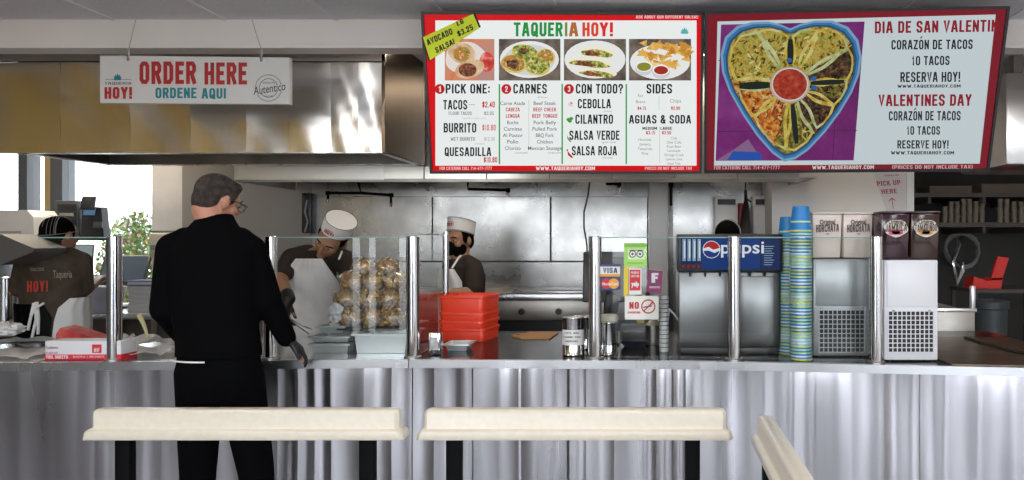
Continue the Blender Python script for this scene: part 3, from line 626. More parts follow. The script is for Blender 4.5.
b.pg(g, hs(1.0), S('#7fb0d6', K2), 6); b.pg(g, hs(.965), S('#3f7fb8', K2), 7); b.pg(g, hs(.93), S('#2c5a80', K2), 8)
RICE = SN('screen rice', ('#5f4a10', '#a88a2c', '#c9b45c', '#8a9a3a'), 50, K2); ASADA = SN('screen asada', ('#1c120c', '#48301f', '#7a5a3a'), 55, K2); PAST = SN('screen pastor', ('#5a2410', '#b0561c', '#d98a2c', '#e0b060'), 45, K2); POLLO = SN('screen pollo', ('#3a3414', '#77702c', '#b5a04a'), 45, K2)
fills = [RICE, RICE, RICE, RICE, ASADA, ASADA, ASADA, POLLO, PAST, PAST, POLLO, RICE]
hp = hs(.90)
def hr(a):
    """where a ray from the salsa cup leaves the tray"""
    d = (math.cos(a), math.sin(a)); best = 0
    for (x1, y1), (x2, y2) in zip(hp, hp[1:] + hp[:1]):
        ex, ey = x2 - x1, y2 - y1; den = d[0] * ey - d[1] * ex
        if abs(den) < 1e-9: continue
        s = ((x1 - hc[0]) * ey - (y1 - hc[1]) * ex) / den; u = ((x1 - hc[0]) * d[1] - (y1 - hc[1]) * d[0]) / den
        if s > best and 0 <= u <= 1: best = s
    return best
secs = [-178, -150, -128, -100, -82, -60, -32, -8, 18, 48, 74, 104, 132, 158]
secf = [RICE, RICE, RICE, POLLO, RICE, RICE, ASADA, POLLO, ASADA, ASADA, POLLO, PAST, PAST, PAST]
for i, a in enumerate(secs):
    nx = secs[(i + 1) % len(secs)] + (360 if i == len(secs) - 1 else 0); pts = [hc]
    for j in range(7):
        q = R_(a + (nx - a) * j / 6); r = hr(q); pts.append((hc[0] + r * math.cos(q), hc[1] + r * math.sin(q)))
    b.pg(g, pts[::-1], secf[i], 9 + .05 * i)
shc = [SN('screen shell %d' % i, c, 18, K2) for i, c in enumerate((('#b39a34', '#d9c668', '#e6dc9a'), ('#8f9a4a', '#bcc68a', '#d6dcb0'), ('#b0902a', '#d2ba48', '#e2d27a')))]
random.seed(17)
def stroke(pts, wd, m, k):
    L_, R2 = [], []
    for i, p in enumerate(pts):
        a, c = pts[max(0, i - 1)], pts[min(len(pts) - 1, i + 1)]; dx, dy = c[0] - a[0], c[1] - a[1]; l = math.hypot(dx, dy) or 1; q = wd * (.55 + .45 * math.sin(math.pi * (i + .5) / len(pts))) / 2
        L_.append((p[0] - dy / l * q, p[1] + dx / l * q)); R2.append((p[0] + dy / l * q, p[1] - dx / l * q))
    for i in range(len(pts) - 1): b.pg(g, [L_[i], L_[i + 1], R2[i + 1], R2[i]], m, k)
for i in range(420):
    q = random.uniform(0, 6.28); r = random.uniform(20, hr(q) * .98); x, y = hc[0] + r * math.cos(q), hc[1] + r * math.sin(q); a = random.uniform(0, 3.14); l, w2 = random.uniform(1.2, 3.2), random.uniform(.5, 1.1)
    deg = math.degrees(q) % 360; meat = 320 < deg or deg < 62; past = 92 < deg < 172
    c = random.choice(('#2a1a10', '#553822', '#7a5a3c', '#14100c') if meat else ('#c0622a', '#8f3a18', '#e0a050', '#5a2410', '#d9c080') if past else ('#e0d28a', '#8a9a3a', '#6a5214', '#c9b050', '#3f4a14'))
    b.pg(g, [(x + l * math.cos(a) - w2 * math.sin(a), y + l * math.sin(a) + w2 * math.cos(a)), (x + l * math.cos(a) + w2 * math.sin(a), y + l * math.sin(a) - w2 * math.cos(a)), (x - l * math.cos(a) + w2 * math.sin(a), y - l * math.sin(a) - w2 * math.cos(a)), (x - l * math.cos(a) - w2 * math.sin(a), y - l * math.sin(a) + w2 * math.cos(a))], S(c, K2), 10 + i * .004)
for i, (a0, a1) in enumerate(((-172, -124), (-120, -96), (-84, -66), (-60, -34), (-30, -6), (-2, 22), (30, 56), (68, 92), (96, 136), (140, 172))):
    pts = []
    for j in range(6): q = R_(a0 + 3 * math.sin(j)); r = 19 + (hr(q) * .93 - 19) * j / 5; pts.append((hc[0] + r * math.cos(q), hc[1] + r * math.sin(q)))
    for j in range(1, 4): q = R_(a0 + (a1 - a0) * j / 4); r = hr(q) * .97; pts.append((hc[0] + r * math.cos(q), hc[1] + r * math.sin(q)))
    for j in range(5, -1, -1): q = R_(a1 - 3 * math.sin(j)); r = 19 + (hr(q) * .93 - 19) * j / 5; pts.append((hc[0] + r * math.cos(q), hc[1] + r * math.sin(q)))
    stroke(pts[:7], 3.6, shc[i % 3], 12 + i * .05); stroke(pts[5:10], 2.0, shc[(i + 2) % 3], 12.02 + i * .05); stroke(pts[8:], 3.2, shc[(i + 1) % 3], 12.04 + i * .05)
for a0, wd in ((-90, 5), (-3, 4), (178, 6), (84, 4.5)):
    q = R_(a0); r = hr(q) * .9; stroke([(hc[0] + (20 + (r - 20) * j / 6) * math.cos(q), hc[1] + (20 + (r - 20) * j / 6) * math.sin(q)) for j in range(7)], wd * 1.3, S('#1d2620', K2), 12.6)
for a0 in (-93, -14, 8): q = R_(a0); b.ell(g, hc[0] + 24 * math.cos(q), hc[1] + 24 * math.sin(q), 3, 2.4, S('#2f6aa8', K2), 12.7)
b.ell(g, 789.5, 84.5, 20, 18.2, S('#c9b09a', K2), 13); b.ell(g, 789.5, 84.2, 18.4, 16.8, S('#d8dcd8', K2), 14); b.ell(g, 789.5, 84, 17, 15.4, SN('screen salsa', ('#8f2418', '#b23c28', '#c75a3c'), 40, K2), 15)
D = S('#9c1d2e', K2); Kk = S('#26262c', K2); TX = [('DIA DE SAN VALENTIN', 874.5, 997, 21.5, 33.3, D, .04, -1.8), ('CORAZON DE TACOS', 891, 972, 40, 49.5, Kk, .03, -.6), ('10 TACOS', 911.5, 949, 56, 65.2, Kk, .03, -.3), ('RESERVA HOY!', 900, 959.5, 72, 82, Kk, .03, -.3), ('WWW.TAQUERIAHOY.COM', 897, 960, 84.5, 87.6, Kk, .03, -.2),
      ('VALENTINES DAY', 878, 971, 94.5, 106, D, .04, -.4), ('CORAZON DE TACOS', 888.5, 960, 111, 120.3, Kk, .03, -.2), ('10 TACOS', 906.5, 939.5, 126, 134.5, Kk, .03, 0), ('RESERVE HOY!', 897, 948, 140, 148.3, Kk, .03, 0), ('WWW.TAQUERIAHOY.COM', 890.5, 953.5, 150.8, 154.2, Kk, .03, 0),
      ('FOR CATERING CALL 714-477-1777', 714, 779.5, 165.6, 169.2, S('#e8b9bf', K2), .01, -.3), ('WWW.TAQUERIAHOY.COM', 812, 873.5, 165.2, 169, S('#f0dcdc', K2), .03, -.3), ('(PRICES DO NOT INCLUDE TAX)', 892, 972, 165, 168.6, S('#e8b9bf', K2), .01, -.4)]
for x, y in ((920.3, 36.9), (914.3, 108.2)): b.pg(g, [(x - .9, y + 1.6), (x + .3, y + 1.6), (x + 1.9, y - .6), (x + .6, y - .6)], Kk, 6)
for s, x0, x1, y0, y1, m, off, sl in TX: b.text(g, s, x0, x1, y0 - sl * 0, y1, m, off, 6, y1 + sl)
g.build('screen', t, smooth=0, recalc=False)
# ---------------------------------------------------------------- hanging ORDER HERE sign
SG = 3.84
def flat(g, s, x0, x1, y0, y1, m, Y, off=.02, ybr=None): g.text(s, P(x0, y1, Y), P(x1, y1 if ybr is None else ybr, Y), P(x0, y0, Y), m, off)
t = thing('hanging_sign', 'white hanging sign reading ORDER HERE and ORDENE AQUI, in front of the left hood', 'sign', P(195, 104, SG))
SIGNW = mat('sign board', (0.70, 0.68, 0.65), .5); SRED = mat('sign red', (.50, .022, .02), .5, noise=(30, .15)); STEAL = mat('sign teal', (.012, .24, .28), .5); SGREY = mat('sign grey', (.10, .10, .10), .6)
g = MB(); g.prism([P(100, 103, SG), P(289.5, 104.2, SG), P(289.5, 57.5, SG), P(100, 55.5, SG)], (0, .03, 0), SIGNW); g.build('board', t, smooth=0)
g = MB(); Yf = SG - .0015
flat(g, 'ORDER', 139.5, 196.5, 61.5, 84, SRED, Yf, .055); flat(g, 'HERE', 204.5, 247, 62.5, 84.5, SRED, Yf, .055)
flat(g, 'ORDENE', 155.5, 196.5, 87.7, 98.2, STEAL, Yf, .045); flat(g, 'AQUI', 201.5, 226, 88.2, 98.6, STEAL, Yf, .045)
flat(g, 'HOY!', 104.5, 132, 87, 98.8, SRED, Yf, .07); flat(g, 'TAQUERIA', 104.5, 131.5, 82, 84.6, SGREY, Yf, .0)
g.prism([P(105, 79.6, Yf), P(114, 79.6, Yf), P(114, 79.2, Yf), P(105, 79.2, Yf)], (0, .0005, 0), SGREY); g.prism([P(122, 79.6, Yf), P(131.5, 79.6, Yf), P(131.5, 79.2, Yf), P(122, 79.2, Yf)], (0, .0005, 0), SGREY)
for a in (-75, -48, -24, 0, 24, 48, 75):
    q = R_(a); d = (math.sin(q), -math.cos(q)); n = (math.cos(q), math.sin(q)); L_ = 7 * (1 - abs(a) / 220)
    g.poly([P(117.5 + i[0], 80 + i[1], Yf) for i in ((0, 0), (d[0] * L_ * .6 - n[0], d[1] * L_ * .6 - n[1]), (d[0] * L_, d[1] * L_), (d[0] * L_ * .6 + n[0], d[1] * L_ * .6 + n[1]))], STEAL)
for r in (13.6, 13.0, 9.6, 9.3):
    pts = [(268.5 + r * math.cos(a), 88 + r * math.sin(a)) for a in [2 * math.pi * i / 40 for i in range(40)]]; pi_ = [(268.5 + (r - .3) * math.cos(a), 88 + (r - .3) * math.sin(a)) for a in [2 * math.pi * i / 40 for i in range(40)]]
    for i in range(40): j = (i + 1) % 40; g.poly([P(*pts[i], Yf), P(*pts[j], Yf), P(*pi_[j], Yf), P(*pi_[i], Yf)], SGREY)
g.poly([P(x, y, Yf - .0006) for x, y in ((254, 95), (284, 90), (284, 84), (254, 89.5))], SIGNW)
flat(g, 'Autentico', 253.5, 285.5, 86.5, 95, SGREY, Yf - .0012, .012, 89.8)
flat(g, 'TAQUERIA HOY', 262, 275, 82, 83.5, SGREY, Yf - .0012, 0); flat(g, 'REAL FOOD', 264, 273, 95.5, 97, SGREY, Yf - .0012, 0)
g.build('lettering', t, smooth=0, recalc=False)
g = MB()
for (x0, y0), (x1, y1) in (((136.5, 20), (128.5, 57)), ((252.5, 20), (261.5, 57.6))):
    g = MB(); g.tube([Vector((X(x0, 3.94), 3.935, Z(20, 3.94))), P(x1, y1 - 7, SG + .012)], .0014, DULL, 6); g.tube([P(x1, y1 - 7, SG + .012), P(x1, y1, SG + .012)], .006, POLISH, 8); g.obox(P(x1, y1 + 1, SG - .002), (.012, .01, .03), POLISH); g.build('hanging_wire', t)
# ---------------------------------------------------------------- benches (moulded backs on black posts)
def bench(name, label, p0, p1, posts):
    """p0 to p1: ends of the back along its length (x, y); top at 0.905"""
    p0, p1 = Vector((*p0, 0)), Vector((*p1, 0)); d = (p1 - p0).normalized(); n = Vector((d.y, -d.x, 0)); L_ = (p1 - p0).length; zt = .905
    t = thing(name, label, 'bench', ((p0 + p1) / 2).to_tuple(), None)
    g = MB(); prof = [(0, -.098, .042), (0, -.094, .044), (.005, -.076, .043), (.010, -.070, .041), (.015, -.066, .037), (.020, -.064, .028), (.022, -.058, .026), (.022, -.014, .026), (.026, -.004, .023), (.034, 0, .017)]
    rr = []
    for ins, dz, hw in prof:
        c = min(hw * .6, .012); ring = []
        for sx, sn in ((0, -1), (1, -1), (1, 1), (0, 1)):
            base = p0 + d * (ins if sx == 0 else L_ - ins)
            a = base + n * sn * (hw - c); e = base + d * (c if sx == 0 else -c) + n * sn * hw
            ring += [a, e] if (sx, sn) in ((0, -1), (1, 1)) else [e, a]
        rr.append([v + Vector((0, 0, zt + dz)) for v in ring])
    g.rings(rr, CREAM); g.build('backrest', t, smooth=40)
    for s in posts:
        c = p0 + d * s; g = MB(); q = Matrix(((d.x, n.x, 0), (d.y, n.y, 0), (0, 0, 1)))
        g.obox((c.x, c.y, .4), (.05, .035, .80), BLACKM, q, .003); g.obox((c.x, c.y, .006), (.14, .10, .012), BLACKM, q, .002); g.build('leg', t)
BY = 2.46; BF = BY - .042
bench('bench', 'long cream moulded bench back on two black legs, standing right behind the customer', (X(82.5, 2.43), BY), (X(410, 2.49), BY), (X(125.5, BY) - X(82.5, 2.43), X(368, BY) - X(82.5, 2.43)))
bench('bench', 'cream moulded bench back on two black legs, standing below the red baskets', (X(416.5, 2.43), BY), (X(733, 2.43), BY), (X(454.5, BY) - X(416.5, 2.43), X(692.5, BY) - X(416.5, 2.43)))
bench('bench', 'cream moulded bench back seen end-on, running toward the camera right of the others', (.362, 2.40), (.362, 1.20), (.10, .95))
# ---------------------------------------------------------------- guard posts and panes
GY = 3.30
def post(px, label, Y=None, r=.030, ytop=236):
    Y = Y or cy_at(X(px, 3.25)) + .065; c = (X(px, Y), Y, CT); zt = Z(ytop, Y)
    t = thing('guard_post', label, 'post', c, 'polished guard posts along the counter')
    g = MB(); g.lathe(c, [(r, .008), (r, zt - CT - .004), (r - .004, zt - CT)], POLISH, 28); g.build('pole', t)
    g = MB(); g.lathe(c, [(r * 1.35, 0.0005), (r * 1.35, .006), (r * 1.1, .010)], DULL, 28); g.build('base_ring', t)
    return Y
posts = {}
for px, lab in ((114.5, 'polished steel guard post beside the red foil box'), (270, 'polished steel guard post half hidden at the customer\'s right arm'), (413, 'polished steel guard post right of the bagged chips'), (595, 'polished steel guard post between the labelled tin and the card sticker'), (734, 'polished steel guard post in front of the blue cola dispenser'), (876, 'polished steel guard post between the two juice machines')):
    posts[px] = post(px, lab)
Yb = 3.95
t = thing('guard_post', 'thin polished post behind the red tray stack', 'post', (X(446, Yb), Yb, CT), None)
MB().lathe((X(446, Yb), Yb, CT), [(.016, .001), (.016, Z(232, Yb) - CT)], POLISH, 18).build('pole', t)
g = MB().lathe((X(446, Yb), Yb, CT), [(.026, .0005), (.026, .006)], DULL, 18); g.build('base_ring', t)
EDGE = mat('glass edge', (.25, .42, .38), .1)
def pane_(a, b, label, zt=237.5, z0=CT + .0025):
    a, b = Vector(a), Vector(b); d = (b - a).normalized(); n = Vector((d.y, -d.x, 0)); top = Z(zt, (a.y + b.y) / 2 if abs(d.x) > .5 else a.y)
    t = thing('glass_pane', label, 'glass pane', ((a.x + b.x) / 2, (a.y + b.y) / 2, z0))
    g = MB(); A, B = a, b
    for o in (-.003, .003): pass
    g.poly([Vector((A.x, A.y, z0)), Vector((B.x, B.y, z0)), Vector((B.x, B.y, top)), Vector((A.x, A.y, top))], GLASS); g.build('pane', t, smooth=0, recalc=False)
    g = MB(); g.tube([Vector((A.x, A.y, top)), Vector((B.x, B.y, top))], .0028, EDGE, 6); g.build('edge', t)
    g = MB()
def pp(px, o=0): Y = cy_at(X(px, 3.25)) + .065; return (X(px, Y) + o, Y, 0)
pane_(pp(38), pp(107), 'clear guard glass pane in front of the cashier at the left end')
pane_(pp(277), pp(406), 'clear guard glass pane in front of the bending cook and bagged chips')
pane_(pp(602), pp(727), 'clear guard glass pane carrying the card and NO SMOKING stickers')
pane_(pp(741), pp(869), 'clear guard glass pane in front of the first juice machine and cup towers')
a = pp(413); pane_((a[0] + .0, a[1] + .045, 0), (X(446, Yb) - .0, Yb - .03, 0), 'clear end pane running back from the post to the thin post beside the red trays', 234)
# ---------------------------------------------------------------- stickers on the glass
SY_ = pp(650)[1]
def sticker(name, label, quads, texts, ext=()):
    """quads: (pixel quad, material); the whole is one printed card stuck on the pane"""
    g = MB(); Y0 = SY_ - .003
    for i, (q, m) in enumerate(quads): g.prism([P(x, y, Y0 - .0005 * i) for x, y in q], (0, .0012 if i == 0 else .0003, 0), m)
    for s, x0, x1, y0, y1, m, off in texts: flat(g, s, x0, x1, y0, y1, m, Y0 - .0005 * len(quads) - .0004, off)
    for f in ext: f(g, Y0 - .0005 * len(quads))
    return tag(g.build(name, smooth=0, recalc=False), label, 'sticker', 'stickers on the guard glass')
def R4(x0, y0, x1, y1): return [(x0, y1), (x1, y1), (x1, y0), (x0, y0)]
def pm(h, r=.45): return mat('print ' + h, h, r)
def disc(cx, cy, r, m, dy=0, rin=None, r2=None):
    def f(g, Y):
        n = 32; o = [(cx + r * math.cos(2 * math.pi * i / n), cy + (r2 or r) * math.sin(2 * math.pi * i / n)) for i in range(n)]
        if rin is None: g.poly([P(x, y, Y - dy) for x, y in o[::-1]], m)
        else:
            q = [(cx + rin * math.cos(2 * math.pi * i / n), cy + rin * math.sin(2 * math.pi * i / n)) for i in range(n)]
            for i in range(n): j = (i + 1) % n; g.poly([P(*o[i], Y - dy), P(*q[i], Y - dy), P(*q[j], Y - dy), P(*o[j], Y - dy)], m)
    return f
def seg(x0, y0, x1, y1, w_, m, dy=0):
    def f(g, Y):
        dx, dy_ = x1 - x0, y1 - y0; l = math.hypot(dx, dy_); nx, ny = -dy_ / l * w_ / 2, dx / l * w_ / 2
        g.poly([P(x0 - nx, y0 - ny, Y - dy), P(x1 - nx, y1 - ny, Y - dy), P(x1 + nx, y1 + ny, Y - dy), P(x0 + nx, y0 + ny, Y - dy)], m)
    return f
NAVY = pm('#23356b'); WPR = pm('#d9d9d6'); RPR = pm('#c01c24'); OPR = pm('#d9962a'); KPR = pm('#1c1c1f'); GPR = pm('#9ccc5a'); YPR = pm('#d6b92a'); MPR = pm('#8a1c5c')
sticker('card_sticker', 'white VISA sticker with blue and gold bands, upper of the two card stickers', [(R4(600.5, 264.3, 620, 276.5), WPR), (R4(600.5, 264.3, 620, 266.6), NAVY), (R4(600.5, 274, 620, 276.5), OPR)], [('VISA', 603, 617.5, 267.8, 273, NAVY, .05)])
sticker('card_sticker', 'dark blue sticker with overlapping red and orange circles, below the VISA sticker', [(R4(600.5, 277.2, 620, 290), NAVY)], [('MasterCard', 602.5, 618, 282.3, 285.3, WPR, .02)], (disc(606.5, 283.6, 5.2, RPR), disc(613.8, 283.6, 5.2, OPR, .0002)))
sticker('review_sticker', 'tall green and white sticker with an owl-eyed face above the red sticker', [(R4(624, 243, 647, 267), GPR), (R4(624.5, 243.5, 646.5, 247), pm('#6fae3e')), (R4(628, 249, 645, 259.5), pm('#c8dfae'))], [], (disc(632.5, 254, 3.6, KPR), disc(632.5, 254, 2.7, WPR, .0003), disc(632.5, 254, 1.2, KPR, .0006), disc(640, 254, 3.6, KPR), disc(640, 254, 2.7, WPR, .0003), disc(640, 254, 1.2, KPR, .0006), seg(629, 250.2, 643.5, 250.2, .8, KPR), seg(627, 263, 643, 263, .9, pm('#6fae3e'))))
sticker('yellow_strip', 'narrow yellow card strip hanging behind the red and magenta stickers', [(R4(623.8, 267.2, 629, 296), YPR)], [])
sticker('review_sticker', 'white-edged red sticker with white writing, left of the magenta one', [(R4(628.5, 268.5, 641.5, 294.5), WPR), (R4(629.6, 269.6, 640.4, 290.5), RPR)], [('PEOPLE', 631, 639, 271.5, 273.6, WPR, .02), ('LOVE US', 631, 639, 275, 277.2, WPR, .02), ('yelp', 631.2, 639, 281.5, 286, WPR, .06)])
sticker('review_sticker', 'tilted magenta sticker with a big white letter F', [([(646.5, 291.5), (661.2, 293.2), (663, 271), (648.5, 269.8)], MPR)], [('F', 651.5, 658.5, 273, 282.8, WPR, .09), ('FOURSQUARE', 649.3, 660, 286.2, 288.2, WPR, .01)])
CRM = pm('#d8d6cf'); RS = pm('#b51a22')
sticker('no_smoking_sign', 'white NO SMOKING sign with a red barred cigarette, stuck below the other stickers', [(R4(624.8, 295.8, 658.5, 319.5), CRM)], [('NO', 629.2, 639, 302, 308.8, RS, .07), ('SMOKING', 627.5, 640.5, 311.3, 313.6, RS, .03)],
        (disc(648.3, 306.5, 7.2, RS, 0, 5.9), seg(643.2, 307.4, 651.5, 305.9, 1.2, KPR, .0002), seg(643.7, 311.1, 652.9, 301.9, 1.3, RS, .0004), seg(651.6, 305.6, 653, 303, .5, KPR, .0002)))
# ---------------------------------------------------------------- cola dispenser
def dispenser():
    Y0 = 3.37; x0, x1 = X(678.5, Y0), X(782, Y0); zt = Z(234, Y0); zs = Z(272, Y0)
    t = thing('soda_dispenser', 'steel soda dispenser with a lit blue pepsi sign across its top', 'drink dispenser', ((x0 + x1) / 2, Y0 + .25, CT))
    body = mat('dispenser steel', (.20, .20, .20), .3, 1.0, bump=(5, .06), rvar=.06)
    g = MB(); g.box(x0 + .003, x1 - .003, Y0 + .02, Y0 + .55, CT + .035, zs, body, .006); g.build('body', t)
    g = MB(); g.box(x0 + .01, x1 - .01, Y0 + .03, Y0 + .53, CT, CT + .035, BLACK, .004); g.build('plinth', t)
    g = MB(); g.box(X(732, Y0), X(735, Y0), Y0 + .014, Y0 + .02, CT + .04, zs - .01, DARKST).box(X(738, Y0), X(775, Y0), Y0 + .012, Y0 + .02, CT + .04, zs - .02, body, .004); g.build('door', t)
    g = MB(); g.box(x0 - .004, x1 + .004, Y0, Y0 + .3, zs, zt, BLACK, .006); g.build('sign_housing', t)
    g = MB(); Y = Y0 - .002; BL = emit('cola sign blue', '#14469a', .5); DB = emit('cola sign dark blue', '#142f6e', .5); WL = emit('cola sign white', '#e6ecf2', .8); RD = emit('cola sign red', '#cf2430', .6); LB = emit('cola sign light blue', '#9fc0dd', .6); BR = emit('cola sign brown', '#7a4a3a', .3)
    def pl(pts, m, k): g.poly([P(a, c, Y - .0006 * k) for a, c in pts], m)
    pl(R4(681, 237, 780, 269.5), BL, 0); pl(R4(681, 237, 702, 269.5), DB, 1); pl(R4(760, 237, 780, 269.5), DB, 1)
    for i in range(4): pl(R4(682.5 + i * 5, 239, 685.8 + i * 5, 261), LB, 2); pl(R4(684 + i * 5, 241, 685.2 + i * 5, 258), WL, 3)
    for i in range(4): pl(R4(682 + i * 5, 264, 686 + i * 5, 269), BR, 2); pl(R4(682.5 + i * 5, 265.5, 684 + i * 5, 267), RD, 3)
    cx, cy, r = 711.5, 249.5, 8.4
    def arc(a0, a1, f=1.0): return [(cx + r * f * math.cos(R_(a0 + (a1 - a0) * i / 14)), cy - r * f * math.sin(R_(a0 + (a1 - a0) * i / 14))) for i in range(15)]
    pl(arc(0, 345, 1.06), WL, 2); pl(arc(10, 172, .97) + [(cx - 3, cy - 2.6), (cx + 2, cy + .2)], RD, 3); pl(arc(190, 352, .97) + [(cx + 3, cy + 3.4), (cx - 3, cy + 1)], emit('cola globe blue', '#1c3f94', .6), 3)
    flat(g, 'pepsi', 721, 764, 240.2, 253.2, WL, Y - .0026, .012)
    for i in range(9): pl(R4(764 + .0, 246 + i * 2.3, 774 - (i % 3), 246.7 + i * 2.3), LB, 3)
    g.build('sign_face', t, smooth=0, recalc=False)
    pl2 = mat('nozzle plastic', (.02, .02, .02), .3)
    for i in range(6): g = MB(); c = P(690 + i * 15, 272, Y0 + .008); g.cyl(c, c + Vector((0, 0, -.02)), .007, pl2, .005); g.build('nozzle', t)
dispenser()
# ---------------------------------------------------------------- paper cup towers
CUPM = [mat('cup ' + n, c, .4) for n, c in (('blue', (.012, .20, .52)), ('pale blue', (.28, .50, .62)))]
CUPY = [mat('cup rim ' + n, c, .4) for n, c in (('yellow', (.62, .66, .12)), ('lime', (.50, .68, .30)), ('pale', (.62, .72, .68)))]
def cup_proto(label, loc, body, rim, grp):
    t = thing('paper_cup', label, 'paper cup', loc, grp)
    c = Vector(loc); g = MB(); g.lathe(c, [(.0485, .002), (.048, .012), (.0465, .03), (.037, .114), (.0345, .115), (.0340, .109), (.004, .109)], CUPM[body], 26); g.lathe(c, [(.0462, .0405), (.0459, .0415), (.0452, .0475), (.0455, .0482)], CUPY[1 if body == 0 else 0], 26, cap=False); g.build('wall', t)
    g = MB(); g.lathe(c, [(.0475, .001), (.0495, .0), (.0515, .003), (.0515, .006), (.049, .0075), (.0475, .006)], CUPY[rim], 26); g.build('rim', t); return t
GR = 'upside-down paper cups in the two towers'
L1 = 'upside-down blue paper cup nested in the front cup tower'; L2 = 'upside-down blue paper cup nested in the shorter rear cup tower'
cups = {}
def tower(x, y, n, pitch, top_label, lab):
    for i in range(n):
        last = i == n - 1; body = 0 if last else (1 if (i // 4) % 3 == 1 else 0); rim = 0 if last else (i * 7 // 3) % 3
        k = (body, rim); l = top_label if last else lab; loc = (x + random.uniform(-.0015, .0015), y, CT + .001 + i * pitch)
        if k not in cups: cups[k] = cup_proto(l, loc, body, rim, None if last else GR); 
        else: dup(cups[k], loc, 0, l, GR)
tower(X(801, 3.27), 3.27, 40, .01485, 'topmost upside-down blue paper cup on the tall front cup tower', L1)
tower(X(788, 3.44), 3.44, 37, .0149, 'topmost upside-down blue paper cup on the shorter rear cup tower', L2)
# ---------------------------------------------------------------- juice machines
def logo(g, cx, cy, w_, Y, name, ring, ink, fruit):
    n = 30; pts = [(cx + w_ * (1 + .05 * math.sin(6 * a)) * math.cos(a), cy + w_ * .72 * (1 + .06 * math.sin(5 * a)) * math.sin(a)) for a in [2 * math.pi * i / n for i in range(n)]][::-1]
    if ring: g.poly([P(x, y, Y) for x, y in pts], ring)
    if fruit:
        for dx, s in ((-.3, .55), (.25, .5), (0, .6)): disc(cx + dx * w_, cy + w_ * .34, w_ * .34, fruit, .0004, None, w_ * .22)(g, Y)
    flat(g, 'Original', cx - w_ * .62, cx + w_ * .62, cy - w_ * .72, cy - w_ * .34, ink, Y - .0012, .03, cy - w_ * .38); flat(g, name, cx - w_ * .92, cx + w_ * .92, cy - w_ * .30, cy + w_ * .32, ink, Y - .0012, .035, cy + w_ * .24)
    if not fruit: flat(g, '*', cx - w_ * .14, cx + w_ * .16, cy + w_ * .4, cy + w_ * .7, ink, Y - .0012, .05)
def machine(label, Y0, px0, px1, ytop, ysplit, ybase, bodym, juice, names, gx0, gx1, gy0, gy1, lid):
    x0, x1 = X(px0, Y0), X(px1, Y0); zb = CT; zs, zt = Z(ysplit, Y0), Z(ytop, Y0); D_ = .42
    t = thing('juice_dispenser', label, 'juice dispenser', ((x0 + x1) / 2, Y0 + D_ / 2, CT))
    zf = CT + .006
    g = MB(); g.box(x0, x1, Y0, Y0 + D_, zf, zs - .004, bodym, .006); g.box(x0 + .012, x1 - .012, Y0 - .004, Y0, Z(gy0 - 4, Y0), zs - .012, bodym, .003)
    g.build('body', t)
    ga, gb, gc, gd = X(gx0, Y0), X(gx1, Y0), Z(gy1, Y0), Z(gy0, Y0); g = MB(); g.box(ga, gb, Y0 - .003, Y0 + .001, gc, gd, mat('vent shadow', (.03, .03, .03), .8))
    nx, nz = 10, 9
    for i in range(nx + 1): x = ga + (gb - ga) * i / nx; g.box(x - .0016, x + .0016, Y0 - .008, Y0 - .003, gc, gd, bodym)
    for i in range(nz + 1): z = gc + (gd - gc) * i / nz; g.box(ga - .002, gb + .002, Y0 - .009, Y0 - .003, z - .0016, z + .0016, bodym)
    g.build('vent_grille', t, smooth=0)
    for i in range(2):
        for dx in (.03,): pass
    for x in (x0 + .04, x1 - .04): g = MB(); g.cyl((x, Y0 - .012, zf + .22), (x, Y0 - .002, zf + .22), .006, DULL); g.build('screw', t)
    for x in (x0 + .035, x1 - .035):
        for y in (Y0 + .04, Y0 + D_ - .04): g = MB(); g.cyl((x, y, CT + .0005), (x, y, zf), .018, BLACK); g.build('foot', t)
    n = len(names); w_ = (px1 - px0 + 2 * lid) / n
    for i, (nm, ring, ink, fr) in enumerate(names):
        a, b_ = px0 - lid + w_ * i, px0 - lid + w_ * (i + 1); xa, xb = X(a, Y0) + .002, X(b_, Y0) - .002; zc = (zs + zt) / 2
        g = MB(); g.obox(((xa + xb) / 2, Y0 + D_ * .46, zc), (xb - xa, D_ * .9, zt - zs), juice[i], None, .008, .93); bw = g.build('bowl', t)
        g = MB(); g.box(xa - .001, xb + .001, Y0 - .004, Y0 + D_ * .93, zt, zt + .008, juice[i], .003); g.build('lid', t)
        g = MB(); logo(g, (a + b_) / 2, ytop + (ysplit - ytop) * .33, w_ * .40, Y0 - .008, nm, ring, ink, fr); g.build('logo', bw, smooth=0, recalc=False)
HOR = mat('horchata plastic', (.70, .60, .53), .3, coat=.3); JAM = mat('hibiscus drink', (.030, .006, .012), .12, coat=.4); TAM = mat('tamarind drink', (.035, .014, .007), .12, coat=.4)
INKB = mat('brown logo ink', (.07, .035, .025), .5); LW = mat('logo cream', (.62, .56, .48), .5); LP = mat('logo pink', (.6, .04, .18), .5); LO = mat('logo orange', (.62, .28, .04), .5)
machine('grey juice dispenser behind the glass with two cream horchata tanks', 3.33, 813, 873, 214, 258, 357, mat('grey machine metal', (.36, .37, .37), .35, .6), [HOR, HOR], [('HORCHATA', None, INKB, None), ('HORCHATA', None, INKB, None)], 819, 864, 310, 352, 1)
machine('white juice dispenser right of the last post with dark jamaica and tamarindo tanks', 3.21, 884, 938, 213, 259, 362, mat('white machine enamel', (.70, .70, .72), .3), [JAM, TAM], [('JAMAICA', LW, INKB, LP), ('TAMARINDO', LW, INKB, LO)], 888, 933, 311, 352, 3)
